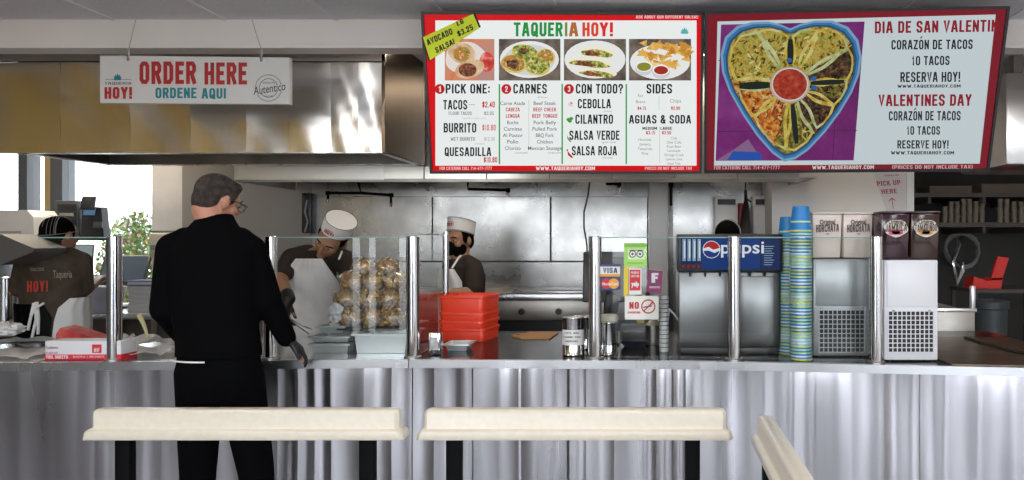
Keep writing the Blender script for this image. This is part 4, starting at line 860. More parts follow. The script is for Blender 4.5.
# ---------------------------------------------------------------- red basket stack
def basket(c, rz, s, h, label):
    t = thing('plastic_basket', label, 'basket', (0, 0, 0), 'stacked red plastic baskets')
    g = MB(); rr = []
    def ring(hx, hy, z, cr=.025):
        pts = []
        for sx, sy, a0 in ((1, 1, 0), (-1, 1, 90), (-1, -1, 180), (1, -1, 270)):
            for j in range(5): a = R_(a0 + 90 * j / 4); pts.append(Vector(((hx - cr) * sx + cr * math.cos(a), (hy - cr) * sy + cr * math.sin(a), z)))
        return pts
    w2, d2 = s[0] / 2, s[1] / 2
    g.rings([ring(w2 - .007, d2 - .007, 0), ring(w2 - .002, d2 - .002, h - .014), ring(w2 - .006, d2 - .006, h - .002), ring(w2 - .010, d2 - .010, h - .014), ring(w2 - .018, d2 - .018, .012), ], REDPL); g.build('body', t)
    g = MB(); g.rings([ring(w2 - .001, d2 - .001, h - .016), ring(w2 + .0015, d2 + .0015, h - .014), ring(w2 + .0015, d2 + .0015, h - .003), ring(w2 + .0005, d2 + .0005, h), ring(w2 - .008, d2 - .008, h), ring(w2 - .008, d2 - .008, h - .010)], REDPL, cap=False); g.build('rim', t)
    return t
random.seed(2)
z = CT + .001
for lab, hh in (('bottom red plastic basket of the stack on the counter', .070), ('second lowest red plastic basket of the stack', .040), ('second highest red plastic basket of the stack', .044), ('topmost red plastic basket of the stack, its inside facing up', .088)):
    k0 = basket(None, 0, (.258, .245), hh, lab); k0.location = (X(470, 3.95) + random.uniform(-.0015, .0015), 3.95, z); k0.rotation_euler = (0, 0, R_(-9 + random.uniform(-.6, .6))); z += hh + .0005
# ---------------------------------------------------------------- small things on the counter
def pan(label, px0, px1, Yf, dep, z0, h, m=POLISH, wall=.006, rimw=.012):
    x0, x1 = X(px0, Yf), X(px1, Yf); t = thing('steel_pan', label, 'pan', ((x0 + x1) / 2, Yf + dep / 2, z0))
    def ring(i, z): return [Vector((x0 + i, Yf + i, z)), Vector((x1 - i, Yf + i, z)), Vector((x1 - i, Yf + dep - i, z)), Vector((x0 + i, Yf + dep - i, z))]
    g = MB(); g.rings([ring(.014, z0), ring(.004, z0 + h), ring(.004 + wall, z0 + h), ring(.014 + wall, z0 + wall)], m); g.build('pan_body', t, smooth=0)
    g = MB(); g.rings([ring(-rimw * .6, z0 + h - .008), ring(-rimw * .6, z0 + h), ring(.008, z0 + h + .002), ring(.008, z0 + h - .004)], m, cap=False); g.build('rim', t, smooth=0); return t
PANM = mat('pan steel', (.60, .64, .64), .38, .55, bump=(5, .05))
pan('large steel pan under the heap of bagged chips', 353, 407, 3.42, .24, CT + .001, .095, PANM)
pan('low steel pan at the bottom, left of the large chip pan', 309, 349, 3.44, .2, CT + .001, .045, PANM)
pan('steel pan resting on the low pan left of the chips', 309, 349, 3.45, .18, CT + .05, .030, PANM)
pan('small steel pan on top of the pan pile beside the tongs', 317, 344, 3.52, .12, CT + .084, .036, PANM)
pan('small shallow steel pan in front of the red baskets', 444, 468, 3.50, .13, CT + .001, .035, PANM)
def foil_lump(name, label, c, r, m, n=3, kind='foil'):
    g = MB(); g.ell(c, r, m, None, 22, 12); cc = Vector(c)
    for v in g.bm.verts:
        d = v.co - cc; v.co = cc + d * random.uniform(.72, 1.12)
    return tag(g.build(name, smooth=8), label, kind)
FOIL = mat('crumpled foil', (.86, .86, .86), .38, .45, bump=(60, .5))
PLASTICW = mat('white crinkled plastic', (.66, .67, .68), .3, bump=(40, .6), coat=.4)
foil_lump('plastic_bag', 'crinkled clear bag bunched on the small pan beside the chips', P(336, 313, 3.56), (.04, .03, .05), PLASTICW, kind='bag')
g = MB(); Yn = 3.36
g.box(X(428.5, Yn), X(440, Yn), Yn, Yn + .055, CT + .001, Z(333, Yn), POLISH, .004); g.box(X(430.5, Yn), X(438, Yn), Yn - .001, Yn + .002, CT + .03, Z(337, Yn), mat('napkins', (.62, .62, .62), .8, noise=(30, .5)))
tag(g.build('napkin_holder'), 'small upright steel napkin holder left of the red baskets', 'napkin holder')
g = MB(); WOOD = mat('pale board wood', (.52, .27, .10), .5, noise=(7, .3), stretch=(1, 6, 1))
pts = [(a * 1.0, q * 2.6) for a, q in ((-.12, .0), (-.10, -.025), (-.06, -.032), (-.045, -.052), (.11, -.052), (.125, .045), (-.04, .052), (-.06, .030), (-.10, .022))]
c = Vector((X(533, 4.05), 4.06, CT + .001)); o = g.prism([c + Vector((a, q * 1.0, 0)) for a, q in pts], (0, 0, .007), WOOD)
g.lathe(c + Vector((-.085, -.004, .0073)), [(.0, 0), (.012, 0), (.012, .0005)], mat('hole dark', (.03, .02, .015), .8), 16)
tag(g.build('cutting_board', smooth=20), 'small wooden paddle board lying right of the red baskets', 'cutting board')
def tin(label, px, Y, r, ytop, labelled=True, open_=False):
    c = Vector((X(px, Y), Y, CT + .001)); h = Z(ytop, Y) - CT
    t = thing('tin_can', label, 'tin', c)
    g = MB(); prof = [(r, 0), (r + .001, .004), (r - .001, .008), (r - .001, h * .3), (r - .0016, h * .32), (r - .001, h * .34), (r - .001, h - .008), (r + .001, h - .004), (r, h)]; prof += ([(r - .003, h), (r - .003, .01), (.002, .01)] if open_ else [(r - .004, h - .002), (.002, h - .002)])
    g.lathe(c, prof, POLISH, 30); g.build('can', t)
    if labelled:
        g = MB(); z0, z1 = h * .28, h * .68; k = g.mi(WHITEP); n = 16; a0, a1 = R_(200), R_(340)
        for i in range(n):
            a, b_ = a0 + (a1 - a0) * i / n, a0 + (a1 - a0) * (i + 1) / n; q = r + .0012
            g.poly([c + Vector((q * math.cos(u), q * math.sin(u), z)) for u, z in ((a, z0), (b_, z0), (b_, z1), (a, z1))], WHITEP)
        yy = c.y - r - .003
        for i, (s, wd) in enumerate((('TIPS ARE', .7), ('THANK YOU', .8), ('GRACIAS', .6))):
            zz = c.z + z1 - (.014 + .016 * i) * h / .15; g.text(s, (c.x - r * wd, yy, zz), (c.x + r * wd * .9, yy, zz), (c.x - r * wd, yy, zz + .008), INK, .02)
        g.build('label', t, recalc=False)
    return t
tin('tin can with a white handwritten label, left of the middle post', 573.5, 3.40, .052, 317)
tin('plain dark tin behind the labelled tin', 585, 3.60, .045, 316, False)
t = tin('tall plain steel can with a cream paper stuffed on top, right of the post', 609, 3.40, .042, 322, False, True)
c = P(609, 322, 3.40); g = MB(); g.lathe((c.x, c.y, c.z - .02), [(.036, 0), (.038, .02), (.046, .03), (.044, .05), (.036, .056), (.03, .05), (.002, .052)], mat('cream napkin', (.66, .62, .48), .8, noise=(12, .2)), 12)
g.build('napkins', t)
# payment terminal on a black stalk
Yt = 3.72; c0 = P(612, 345, Yt)
t = thing('payment_terminal', 'black card terminal screen on a stalk behind the card stickers', 'terminal', (c0.x, Yt, CT))
MB().lathe((X(608, Yt), Yt, CT + .001), [(.06, 0), (.06, .008), (.02, .016), (.002, .016)], BLACK, 24).build('base', t)
MB().tube([(X(608, Yt), Yt, CT + .012), (X(608, Yt), Yt, Z(300, Yt))], .022, BLACK).build('stalk', t)
g = MB(); g.obox(P(604, 277, Yt - .03), (.215, .03, .26), BLACK, rotm(-8, 0, 0), .008); g.build('screen', t)
g = MB(); g.obox(P(612, 303, Yt - .05), (.07, .05, .10), BLACK, rotm(0, 8, 0), .012); g.build('handset', t)
# things behind the sticker pane
g = MB(); c = Vector((X(664, 3.5), 3.5, CT + .001)); g.lathe(c, [(.023, 0), (.023, .27), (.021, .27), (.021, .01), (.001, .01)], mat('clear cup stack', (.55, .56, .54), .25, coat=.4), 20)
for i in range(12): g.lathe(c + Vector((0, 0, .02 + i * .021)), [(.0232, 0), (.0246, .002), (.0232, .004)], POLISH, 20, cap=False)
tag(g.build('straw_tube'), 'tall narrow silver tube of lids right of the NO SMOKING sign', 'tube')
g = MB(); g.tube([P(669, 309, 3.5), P(674, 314, 3.5), P(680.0, 322.5, 3.5)], .0045, WHITE); g.tube([P(669, 309, 3.5), P(667, 330, 3.53), P(666.5, 345, 3.54)], .0045, WHITE)
tag(g.build('drinking_straw'), 'bent white straw standing beside the silver tube', 'straw')
g = MB(); Yk = 3.62; g.box(X(620, Yk), X(646, Yk), Yk, Yk + .12, CT + .028, Z(326, Yk), BLACK, .012); tag(g.build('caddy'), 'black plastic caddy behind the glass below the NO SMOKING sign', 'caddy')
g = MB(); g.lathe((X(634, 3.63), 3.67, CT + .001), [(.05, 0), (.075, .024), (.071, .026), (.047, .006), (.001, .006)], mat('dark blue plastic', (.01, .018, .05), .3), 24); tag(g.build('bowl'), 'dark blue dish under the black caddy behind the glass', 'bowl')
g = MB()
for px, y0 in ((639.5, 268), (637, 274)): g.tube([P(px, y0, 3.85), P(px + 1.5, 338.5, 3.85)], .012, mat('mustard plastic', (.50, .34, .03), .4))
g.cyl(P(641, 321, 3.80), P(641, 321, 3.79), .018, mat('mustard plastic', 1), .018); g.box(X(632, 3.85), X(646, 3.85), 3.82, 3.88, CT + .001, CT + .02, BLACK, .004)
tag(g.build('bottle_stand'), 'mustard yellow upright rods standing behind the stickers', 'stand')
g = MB(); c = Vector((X(653, 3.75), 3.75, CT + .001)); g.lathe(c, [(.04, 0), (.042, .01), (.042, .10), (.03, .115), (.018, .125), (.018, .14), (.001, .142)], DULL, 24); tag(g.build('shaker'), 'dull steel shaker behind the sticker pane', 'shaker')
# bags of chips
random.seed(12)
CHIP = [mat('tortilla chip %d' % i, c, .5) for i, c in enumerate(((.85, .58, .20), (.74, .44, .12), (.92, .74, .40), (.60, .34, .10)))]
FILM = glass('bag film', (.97, .965, .95), 2.2, .14)
def film_bump():
    nt = FILM.node_tree; N = nt.nodes; L = nt.links
    tc = N.new('ShaderNodeTexCoord'); n = N.new('ShaderNodeTexNoise'); n.inputs['Scale'].default_value = 26; u = N.new('ShaderNodeBump'); u.inputs['Strength'].default_value = 1.0; u.inputs['Distance'].default_value = .02
    L.new(tc.outputs['Object'], n.inputs['Vector']); L.new(n.outputs['Fac'], u.inputs['Height'])
    for s in N:
        if s.bl_idname in ('ShaderNodeBsdfGlossy', 'ShaderNodeFresnel'): L.new(u.outputs[0], s.inputs['Normal'])
film_bump()
def film_glints():  # white diffuse patches stand in for glints on the crinkled film
    nt = FILM.node_tree; N = nt.nodes; L = nt.links; out = N['Material Output']; prev = out.inputs[0].links[0].from_socket
    tc = N.new('ShaderNodeTexCoord'); n = N.new('ShaderNodeTexNoise'); n.inputs['Scale'].default_value = 20; n.inputs['Detail'].default_value = 4; L.new(tc.outputs['Object'], n.inputs['Vector'])
    r = N.new('ShaderNodeMapRange'); r.inputs['From Min'].default_value = .48; r.inputs['From Max'].default_value = .68; r.inputs['To Min'].default_value = .04; r.inputs['To Max'].default_value = .5; L.new(n.outputs['Fac'], r.inputs['Value'])
    d = N.new('ShaderNodeBsdfDiffuse'); d.inputs[0].default_value = (.82, .80, .76, 1); mx = N.new('ShaderNodeMixShader'); L.new(r.outputs[0], mx.inputs[0]); L.new(prev, mx.inputs[1]); L.new(d.outputs[0], mx.inputs[2]); L.new(mx.outputs[0], out.inputs[0])
film_glints()
def chip_bag(label, loc, grp):
    t = thing('chip_bag', label, 'bag of chips', loc, grp); c = Vector(loc) + Vector((0, 0, .045)); r = (.060, .052, .050); g = MB()
    for i in range(80):
        while True:
            v = Vector((random.uniform(-1, 1), random.uniform(-1, 1), random.uniform(-1, 1)))
            if .35 < v.length < .95: break
        p = c + Vector((v.x * r[0], v.y * r[1], v.z * r[2])); q = rotm(*(random.uniform(0, 360) for _ in range(3))); s = random.uniform(.015, .024); m = random.choice(CHIP)
        tri = [p + q @ Vector((s * math.cos(a), s * math.sin(a), .004 * (k % 2))) for k, a in enumerate((0, 2.1, 4.2))]; g.prism(tri, q @ Vector((0, 0, .002)), m)
    ch = g.build('chips', t, smooth=0); ch['kind'] = 'stuff'
    g = MB(); g.ell(c, tuple(x * 1.08 for x in r), FILM, None, 26, 14)
    for v in g.bm.verts: d = v.co - c; v.co = c + d * random.uniform(.94, 1.05)
    for s in (-1, 1):
        e = c + Vector((s * .054, 0, .02)); g.poly([e, e + Vector((s * .022, .004, .028)), e + Vector((s * .026, 0, .002)), e + Vector((s * .012, -.006, -.016))], FILM)
    g.build('film', t, smooth=60); return t
CB = 'clear plastic bags of tortilla chips heaped behind the guard glass'
bp = [(349, 319, 3.60, 'leftmost bag of the bottom row'), (371, 319, 3.58, 'middle bag of the bottom row'), (393, 319, 3.60, 'rightmost bag of the bottom row'), (346, 301, 3.64, 'leftmost bag of the second row'), (368, 301, 3.62, 'middle bag of the second row'), (390, 301, 3.63, 'rightmost bag of the second row'), (352, 283, 3.67, 'leftmost bag of the third row'), (374, 283, 3.65, 'middle bag of the third row'), (396, 284, 3.67, 'rightmost bag of the third row'), (363, 270, 3.74, 'left one of the two crowning the heap'), (387, 270, 3.74, 'right one of the two crowning the heap'), (360, 310, 3.76, 'back bag peeping low between the left bags'), (382, 310, 3.76, 'back bag peeping low between the right bags'), (404, 303, 3.74, 'back bag squeezed beside the post')]
b0 = None; protos = []
for i, (px, py, Y, wh) in enumerate(bp):
    p = P(px, py - 2, Y) - Vector((0, 0, .045)); lab = 'clear bag of tortilla chips, ' + wh
    if i < 4: protos.append(chip_bag(lab, p, CB))
    else: dup(protos[i % 4], p, random.uniform(-.9, .9), lab, CB)
g = MB(); Ys = 3.58; g.box(X(338, Ys), X(408, Ys), Ys - .0 + .09, Ys + .34, CT + .001, CT + .108, DARKST, .004)
g.box(X(342, Ys), X(406, Ys), Ys - .06, Ys + .09, CT + .100, CT + .108, DARKST)
tag(g.build('chip_rack', smooth=0), 'low dark steel rack holding up the heap of bagged chips', 'rack')
# foil box, packet and foil sheets at the left end
Yx = 3.24
t = thing('foil_box', 'red and white box of foil sheets lying at the counter edge on the left', 'box', (X(76, Yx), Yx + .05, CT))
CWH = mat('box white', (.66, .66, .68), .5); CRD = mat('box red', (.60, .02, .04), .45); CDK = mat('box maroon', (.22, .01, .03), .5)
g = MB(); x0, x1 = X(45, Yx), X(121, Yx); zt = Z(341, Yx); zm = Z(354.4, Yx)
g.box(x0, x1, Yx, Yx + .10, CT + .001, zt, CWH, .002); g.box(x0 - .0006, x1 + .0006, Yx - .0008, Yx + .101, CT + .0012, zm, CRD); g.box(x0 + .0, x1, Yx - .001, Yx + .1, CT + .0012, CT + .006, CDK); g.build('carton', t)
g = MB(); Yy = Yx - .0016
flat(g, 'Foodservice', 46, 58, 345.5, 349, CDK, Yy, .0); flat(g, 'single ply', 46, 58, 351.2, 353.6, CDK, Yy, 0); flat(g, 'FOIL SHEETS', 46.5, 68, 355.2, 358.6, CWH, Yy, .04); flat(g, '9x10.75 in  |  500 SHEETS', 73, 104, 355.6, 357.6, CWH, Yy, .01)
g.prism([P(92, 353, Yy), P(101.5, 353, Yy), P(101.5, 344.5, Yy), P(92, 344.5, Yy)], (0, .0004, 0), CRD); flat(g, 'RF', 94, 99.5, 349, 352, CWH, Yy - .001, .06); flat(g, '~', 94, 99.5, 347, 349, CWH, Yy - .001, .05)
g.build('printing', t, smooth=0, recalc=False)
g = MB(); PK = mat('red patterned film', (.50, .012, .018), .45, noise=(26, .1), c2=(.58, .10, .09))
Yp = 3.42; zb = CT + .004; xa, xb = X(56, Yp), X(104, Yp)
g.rings([[Vector((xa + (xb - xa) * u + dy * .1, Yp + dy, zb + hh * 1.3 * (1 - .55 * u) * f)) for u, f in ((0, 1), (.3, 1.02), (.65, .98), (1, 1))] + [Vector((xa + (xb - xa) * u + dy * .1, Yp + dy, zb)) for u in (1, .65, .3, 0)] for dy, hh in ((0, .070), (.02, .090), (.10, .096), (.14, .07))], PK)
tag(g.build('napkin_packet', smooth=20), 'red packet with white pattern sloping down behind the foil box', 'packet')
def sheet(label, cx, y, w_, d_, z, rz, lift, m=FOIL, n=16, name='foil_sheet', cat='foil sheet'):
    g = MB(); q = Matrix.Rotation(R_(rz), 3, 'Z'); top = []; k = g.mi(m); ph = random.uniform(0, 6)
    for i in range(n):
        row = []
        for j in range(n):
            u, v = i / (n - 1) - .5, j / (n - 1) - .5
            row.append(g.bm.verts.new(Vector((cx, y, z + .003 + abs(math.sin(u * 7 + v * 4 + ph)) * lift * .5 + abs(math.sin(v * 9 - u * 3)) * lift * .3 + random.uniform(0, lift * .25))) + q @ Vector((u * w_, v * d_, 0))))
        top.append(row)
    for i in range(n - 1):
        for j in range(n - 1):
            f = g.bm.faces.new((top[i][j], top[i+1][j], top[i+1][j+1], top[i][j+1])); f.material_index = k
    bmesh.ops.solidify(g.bm, geom=g.bm.faces[:], thickness=.0015)
    return tag(g.build(name, smooth=12), label, cat)
sheet('flat silver foil sheet spread at the counter edge left of the foil box', X(20, 3.4), 3.36, .34, .28, CT, 4, .02)
sheet('crumpled foil sheet lying behind the first foil sheet at the left', X(42, 3.7), 3.68, .42, .22, CT, -6, .035)
sheet('foil sheet spread between the foil box and the customer', X(140, 3.4), 3.40, .30, .24, CT, 8, .03)
sheet('raised crumpled foil sheet behind the post, left of the customer', X(125, 3.65), 3.66, .44, .24, CT, -12, .05)
sheet('dark plastic tray lying among the foil at the far left', X(30, 3.53), 3.53, .24, .07, CT + .03, 6, .01, DARKST, 8, 'tray', 'tray')
foil_lump('paper_bag', 'white paper bundle lying at the far left end of the counter', P(4, 329, 3.6), (.10, .06, .035), mat('white bundle', (.66, .65, .62), .7), kind='bundle')
g = MB()
g.tube([P(119, 342, 3.5), P(128, 338, 3.5), P(134, 334.5, 3.52)], [.004, .005, .012], POLISH); tag(g.build('serving_spoon'), 'steel spoon lying in the foil left of the customer', 'spoon')
g = MB(); g.tube([P(148, 338, 3.52), P(144, 325, 3.54), P(139, 315, 3.56)], [.006, .009, .012], mat('pale yellow plastic', (.62, .58, .30), .4)); tag(g.build('spatula'), 'pale yellow spatula leaning up from the foil beside the customer', 'spatula')
# tongs in the cook's hand
g = MB()
for o in (0, 5): g.tube([P(289, 318, 3.72), P(298 + o, 326, 3.60), P(309 + o * .5, 334 - o, 3.48)], .0035, POLISH)
tag(g.build('tongs'), 'steel tongs held in the bending cook\'s gloved hand', 'tongs')
# ---------------------------------------------------------------- kitchen behind the counter
Yg = 5.02
t = thing('griddle', 'long steel griddle range against the kitchen back wall, right of the masked cook', 'griddle', (X(520, Yg), 5.4, 0))
gx0, gx1 = X(380, Yg), X(645, Yg); zt = Z(294, Yg)
MB().box(gx0, gx1, Yg, 5.74, zt - .045, zt, STEEL, .005).build('top_plate', t)
MB().box(gx0, gx1, Yg + .04, 5.74, Z(321, Yg), zt - .045, DULL, .004).build('control_panel', t)
MB().box(gx0 + .01, gx1 - .01, Yg + .10, 5.74, .12, Z(321, Yg), BLACK).build('body', t, smooth=0)
MB().box(gx0, gx1, Yg + .02, Yg + .06, .62, .66, STEEL, .004).build('door_rail', t)
for i in range(4): MB().box(gx0 + .03 + .58 * i - .03, gx0 + .09 + .58 * i - .03, Yg + .12, Yg + .18, 0, .12, DULL).build('leg', t, smooth=0)
for i in range(7): c = Vector((gx0 + .2 + .26 * i, Yg + .04, Z(312, Yg))); MB().cyl(c, c + Vector((0, -.03, 0)), .024, BLACK, .02).build('knob', t)
g = MB(); g.box(X(540, 5.2), X(590, 5.2), 5.12, 5.5, zt + .001, zt + .012, STEEL, .003); tag(g.build('baking_sheet'), 'flat steel sheet lying on the griddle behind the middle post', 'baking sheet')
g = MB(); g.prism([P(468, 288, 5.2), P(500, 288, 5.2), P(508, 293.2, 5.2), P(464, 293.2, 5.2)], (0, .3, 0), mat('worn board', (.34, .30, .25), .6)); tag(g.build('chopping_board', smooth=0), 'pale worn board lying on the griddle beside the masked cook', 'cutting board')
# low work table under the kitchen, left, with the till
Yw = 5.25; wt = Z(314, Yw)
t = thing('work_table', 'grey steel work table under the kitchen window, behind the cashier', 'table', (-4.0, 5.6, 0))
MB().box(BX0 + .05, X(250, Yw), Yw, 5.88, wt - .04, wt, STEEL, .004).build('tabletop', t)
MB().box(BX0 + .05, X(250, Yw), Yw + .05, 5.86, .25, .28, DULL).build('shelf', t, smooth=0)
for x in (BX0 + .12, X(60, Yw), X(150, Yw), X(244, Yw)):
    for y in (Yw + .06, 5.82): MB().box(x - .02, x + .02, y - .02, y + .02, 0, wt - .04, DULL).build('leg', t, smooth=0)
MB().box(BX0 + .05, X(250, Yw), 5.86, 5.88, .28, wt - .04, mat('brown panel', (.16, .13, .11), .5)).build('back_panel', t, smooth=0)
def monitor(name, label, px, py, w_, h_, Y, tilt, yaw, lit, arm=True):
    c = P(px, py, Y); R2 = Matrix.Rotation(R_(yaw), 3, 'Z') @ Matrix.Rotation(R_(tilt), 3, 'X')
    t = thing(name, label, 'screen', (c.x, c.y + .05, wt))
    g = MB(); g.obox(c, (w_, .03, h_), BLACK, R2, .006); g.build('housing', t)
    g = MB(); g.poly([c + R2 @ Vector((x * w_ * .46, -.0165, z * h_ * .44)) for x, z in ((-1, -1), (1, -1), (1, 1), (-1, 1))], lit); g.build('display', t, smooth=0, recalc=False)
    g = MB(); g.tube([c + R2 @ Vector((0, .02, -.02)), Vector((c.x, c.y + .10, c.z - .12)), Vector((c.x, c.y + .10, wt + .01))], .022, BLACK); g.build('stand', t)
    MB().box(c.x - .07, c.x + .07, c.y + .0, c.y + .2, wt + .0005, wt + .016, BLACK, .004).build('base', t)
monitor('till_screen', 'tilted pale till screen the cashier is touching', 79, 259, .18, .24, 5.57, -20, 24, emit('till display', '#a9b4b4', .55))
monitor('till_screen', 'dark till screen with blue picture right of the cashier, behind the left post', 125, 270, .32, .26, 5.68, -30, 14, mat('dark display', (.07, .10, .14), .06))
def boxy(name, label, cat, parts, loc):
    t = thing(name, label, cat, loc)
    for nm, a in parts: g = MB(); g.box(*a[:6], a[6], a[7] if len(a) > 7 else .006); g.build(nm, t)
    return t
Yq = 5.75; DG = mat('dark grey plastic', (.05, .055, .06), .4)
t = thing('receipt_printer', 'dark grey square receipt printer on a shelf left of the taller black machine', 'printer', P(67, 222, Yq))
zz = Z(238, Yq)
g = MB(); g.box(X(54, Yq), X(78, Yq), Yq, Yq + .10, zz + .001, Z(200.5, Yq), DG, .01); g.build('body', t)
g = MB(); g.box(X(57.5, Yq), X(77, Yq), Yq - .004, Yq + .002, Z(226, Yq), Z(204, Yq), BLACK, .004); g.box(X(60, Yq), X(74, Yq), Yq - .006, Yq, Z(216, Yq), Z(213, Yq), mat('slot grey', (.16, .17, .17), .5)); g.build('front_cover', t)
t = thing('label_printer', 'taller black machine with a small blue display, on the window shelf', 'printer', P(95, 238, Yq))
g = MB(); g.prism([P(81, 238, Yq), P(104, 238, Yq), P(101, 207, Yq), P(82, 206, Yq)], (0, .07, 0), BLACK); g.build('body', t, smooth=0)
g = MB(); g.obox(P(88.5, 203, Yq - .02), (.10, .03, .11), BLACK, rotm(-12, 0, 0), .005); g.obox(P(89.5, 211, Yq - .015), (.085, .012, .065), emit('small display', '#6f9cc0', .45), rotm(-12, 0, 0)); g.build('display', t)
g = MB(); g.box(X(94, Yq), X(103, Yq), Yq - .012, Yq, Z(228, Yq), Z(222, Yq), DG, .003); g.build('keypad', t)
t = thing('wall_shelf', 'dark shelf in front of the kitchen window carrying the two printers', 'shelf', P(80, 240, Yq))
MB().box(X(50, Yq), X(110, Yq), Yq - .02, Yq + .12, zz - .02, zz, BLACK).build('board', t, smooth=0)
for px in (58, 102): MB().box(X(px, Yq) - .015, X(px, Yq) + .015, Yq + .06, Yq + .09, wt + .0005, zz - .02, BLACK).build('support', t, smooth=0)
# bowl, stacks, cream machine, steel pot, white machine on the left
g = MB(); c = Vector((X(99, 5.38), 5.405, wt + .001)); g.lathe(c, [(.10, 0), (.13, .06), (.155, .18), (.160, .185), (.150, .18), (.125, .06), (.098, .01), (.001, .01)], mat('grey plastic tub', (.36, .36, .42), .4), 28)
tag(g.build('tub'), 'round grey plastic tub on the work table right of the cashier', 'tub')
LID = [mat('lid ' + n, c, .5) for n, c in (('white', (.62, .62, .64)), ('blue', (.10, .13, .30)))]
for k in range(7):
    g = MB(); z = wt + .001 + k * .034; x0 = X(132, 5.4) + random.uniform(-.008, .008)
    g.box(x0, x0 + .20, 5.36, 5.52, z, z + .024, LID[0], .004); g.box(x0 - .004, x0 + .204, 5.356, 5.524, z + .024, z + .033, LID[1 if k > 4 else 0], .003)
    tag(g.build('food_container'), ('topmost blue-lidded container of the pile left of the customer' if k == 6 else 'blue-lidded container second from the top of the pile left of the customer' if k == 5 else 'white flat food container in the pile left of the customer'), 'container', 'flat containers piled on the work table')
Yc = 5.45; x0, x1 = X(148, Yc), X(174, Yc)
t = thing('cream_machine', 'cream plastic countertop machine just left of the customer', 'machine', ((x0 + x1) / 2, Yc + .1, wt)); CRP = mat('aged cream plastic', (.52, .48, .38), .45)
MB().box(x0, x1, Yc, Yc + .22, Z(258, Yc), Z(233, Yc), CRP, .02).build('head', t)
MB().box(x0 + .03, x1 - .01, Yc + .06, Yc + .20, wt + .02, Z(256, Yc), CRP, .015).build('column', t)
MB().box(x0 + .01, x1, Yc + .0, Yc + .22, wt + .0005, wt + .03, CRP, .01).build('base', t)
MB().box(x0 + .02, x1 - .02, Yc - .006, Yc + .002, Z(250, Yc), Z(245, Yc), mat('grey strip', (.25, .25, .24), .4)).build('handle', t)
g = MB(); c = Vector((X(7, 4.9), 4.9, wt)); r = .075
t = thing('steel_canister', 'tall steel canister left of the cashier on a low table', 'canister', (c.x, c.y, Z(322, 4.9)))
z0 = Z(322, 4.9); g.lathe((c.x, c.y, z0), [(r, 0), (r, .30), (r + .006, .305), (r - .004, .31), (r - .006, .02), (.001, .02)], POLISH, 26); g.build('body', t)
g = MB(); g.tube([(c.x + r - .003, c.y - .02, z0 + .26), (c.x + r + .05, c.y - .02, z0 + .24), (c.x + r + .05, c.y - .02, z0 + .10), (c.x + r - .003, c.y - .02, z0 + .06)], .008, DULL); g.build('handle', t)
t = thing('prep_table', 'low steel prep table at the far left behind the counter', 'table', (X(10, 4.9), 4.9, 0))
MB().box(BX0 + .1, X(34, 4.75), 4.75, 5.2, z0 - .04, z0 - .0005, STEEL, .004).build('tabletop', t)
for x in (BX0 + .2, X(30, 4.75) - .04):
    for y in (4.79, 5.15): MB().box(x - .02, x + .02, y - .02, y + .02, 0, z0 - .04, DULL).build('leg', t, smooth=0)
Ym = 5.5; x1 = X(34.5, Ym)
t = thing('ice_machine', 'big off-white machine in front of the left edge of the kitchen window', 'machine', (x1 - .4, Ym + .12, wt))
WMX = mat('off white enamel', (.66, .64, .61), .45)
g = MB(); g.prism([(x1 - .9, Ym, Z(246, Ym)), (x1, Ym, Z(246, Ym)), (x1 - .01, Ym, Z(217, Ym)), (x1 - .06, Ym, Z(210, Ym)), (x1 - .9, Ym, Z(210, Ym))], (0, .3, 0), WMX); g.build('cabinet', t, smooth=0)
MB().box(x1 - .88, x1 - .30, Ym + .02, Ym + .28, wt + .0005, Z(246, Ym), DG, .004).build('base', t)
MB().box(x1 - .7, x1 - .1, Ym - .006, Ym + .002, Z(233, Ym), Z(231, Ym), mat('seam grey', (.35, .34, .32), .5)).build('door_seam', t, smooth=0)
Yh = 3.95; x1 = X(34, Yh)
t = thing('food_warmer', 'dark slanted steel food warmer canopy jutting in at the left edge', 'food warmer', (x1 - .5, Yh + .1, CT))
g = MB(); g.prism([P(-90, 233, Yh), P(0, 234, Yh), P(34, 248.5, Yh), P(33, 252, Yh), P(0, 265, Yh), P(-90, 266, Yh)], (0, .22, 0), mat('dark canopy', (.085, .078, .07), .5)); g.build('canopy', t, smooth=0)
MB().box(X(-80, Yh), X(-70, Yh), Yh + .04, Yh + .2, CT + .0005, Z(265, Yh), STEEL).build('support', t, smooth=0)
# black electrical box, wall dispensers, paper notice
Ye = KY - .1
t = thing('switch_box', 'tall black open switch box on the wall left of the bending cook', 'switch box', P(306, 232, Ye))
g = MB(); g.box(X(301.5, Ye), X(311, Ye), Ye, KY - .001, Z(233, Ye), Z(193, Ye), BLACK, .006); g.build('case', t); g = MB(); g.tube([P(305, 232, Ye - .01), P(308, 222, Ye - .02), P(305, 212, Ye - .02), P(307.5, 200, Ye - .01)], .008, mat('grey cable', (.2, .2, .2), .5)); g.build('cable', t)
Yd = KY - .16
for a, b_, lab in ((715, 738, 'white wall dispenser with dark slot, left one above the soda dispenser'), (753, 775, 'white wall dispenser with dark slot, right one above the soda dispenser')):
    t = thing('paper_dispenser', lab, 'dispenser', P((a + b_) / 2, 240, Yd), 'white wall dispensers')
    g = MB(); DW = mat('dispenser white', (.82, .79, .75), .4); g.box(X(a, Yd), X(b_, Yd), Yd, KY - .016, Z(262, Yd), Z(206, Yd), DW, .008); g.build('case', t)
    MB().box(X(a, Yd), X(b_, Yd), Yd + .03, KY - .016, Z(206, Yd), Z(196, Yd), DW, .006).build('hood', t)
    MB().box(X(a + 3, Yd), X(b_ - 2, Yd), Yd + .024, Yd + .034, Z(204.6, Yd), Z(199, Yd), BLACK).build('slot', t, smooth=0)
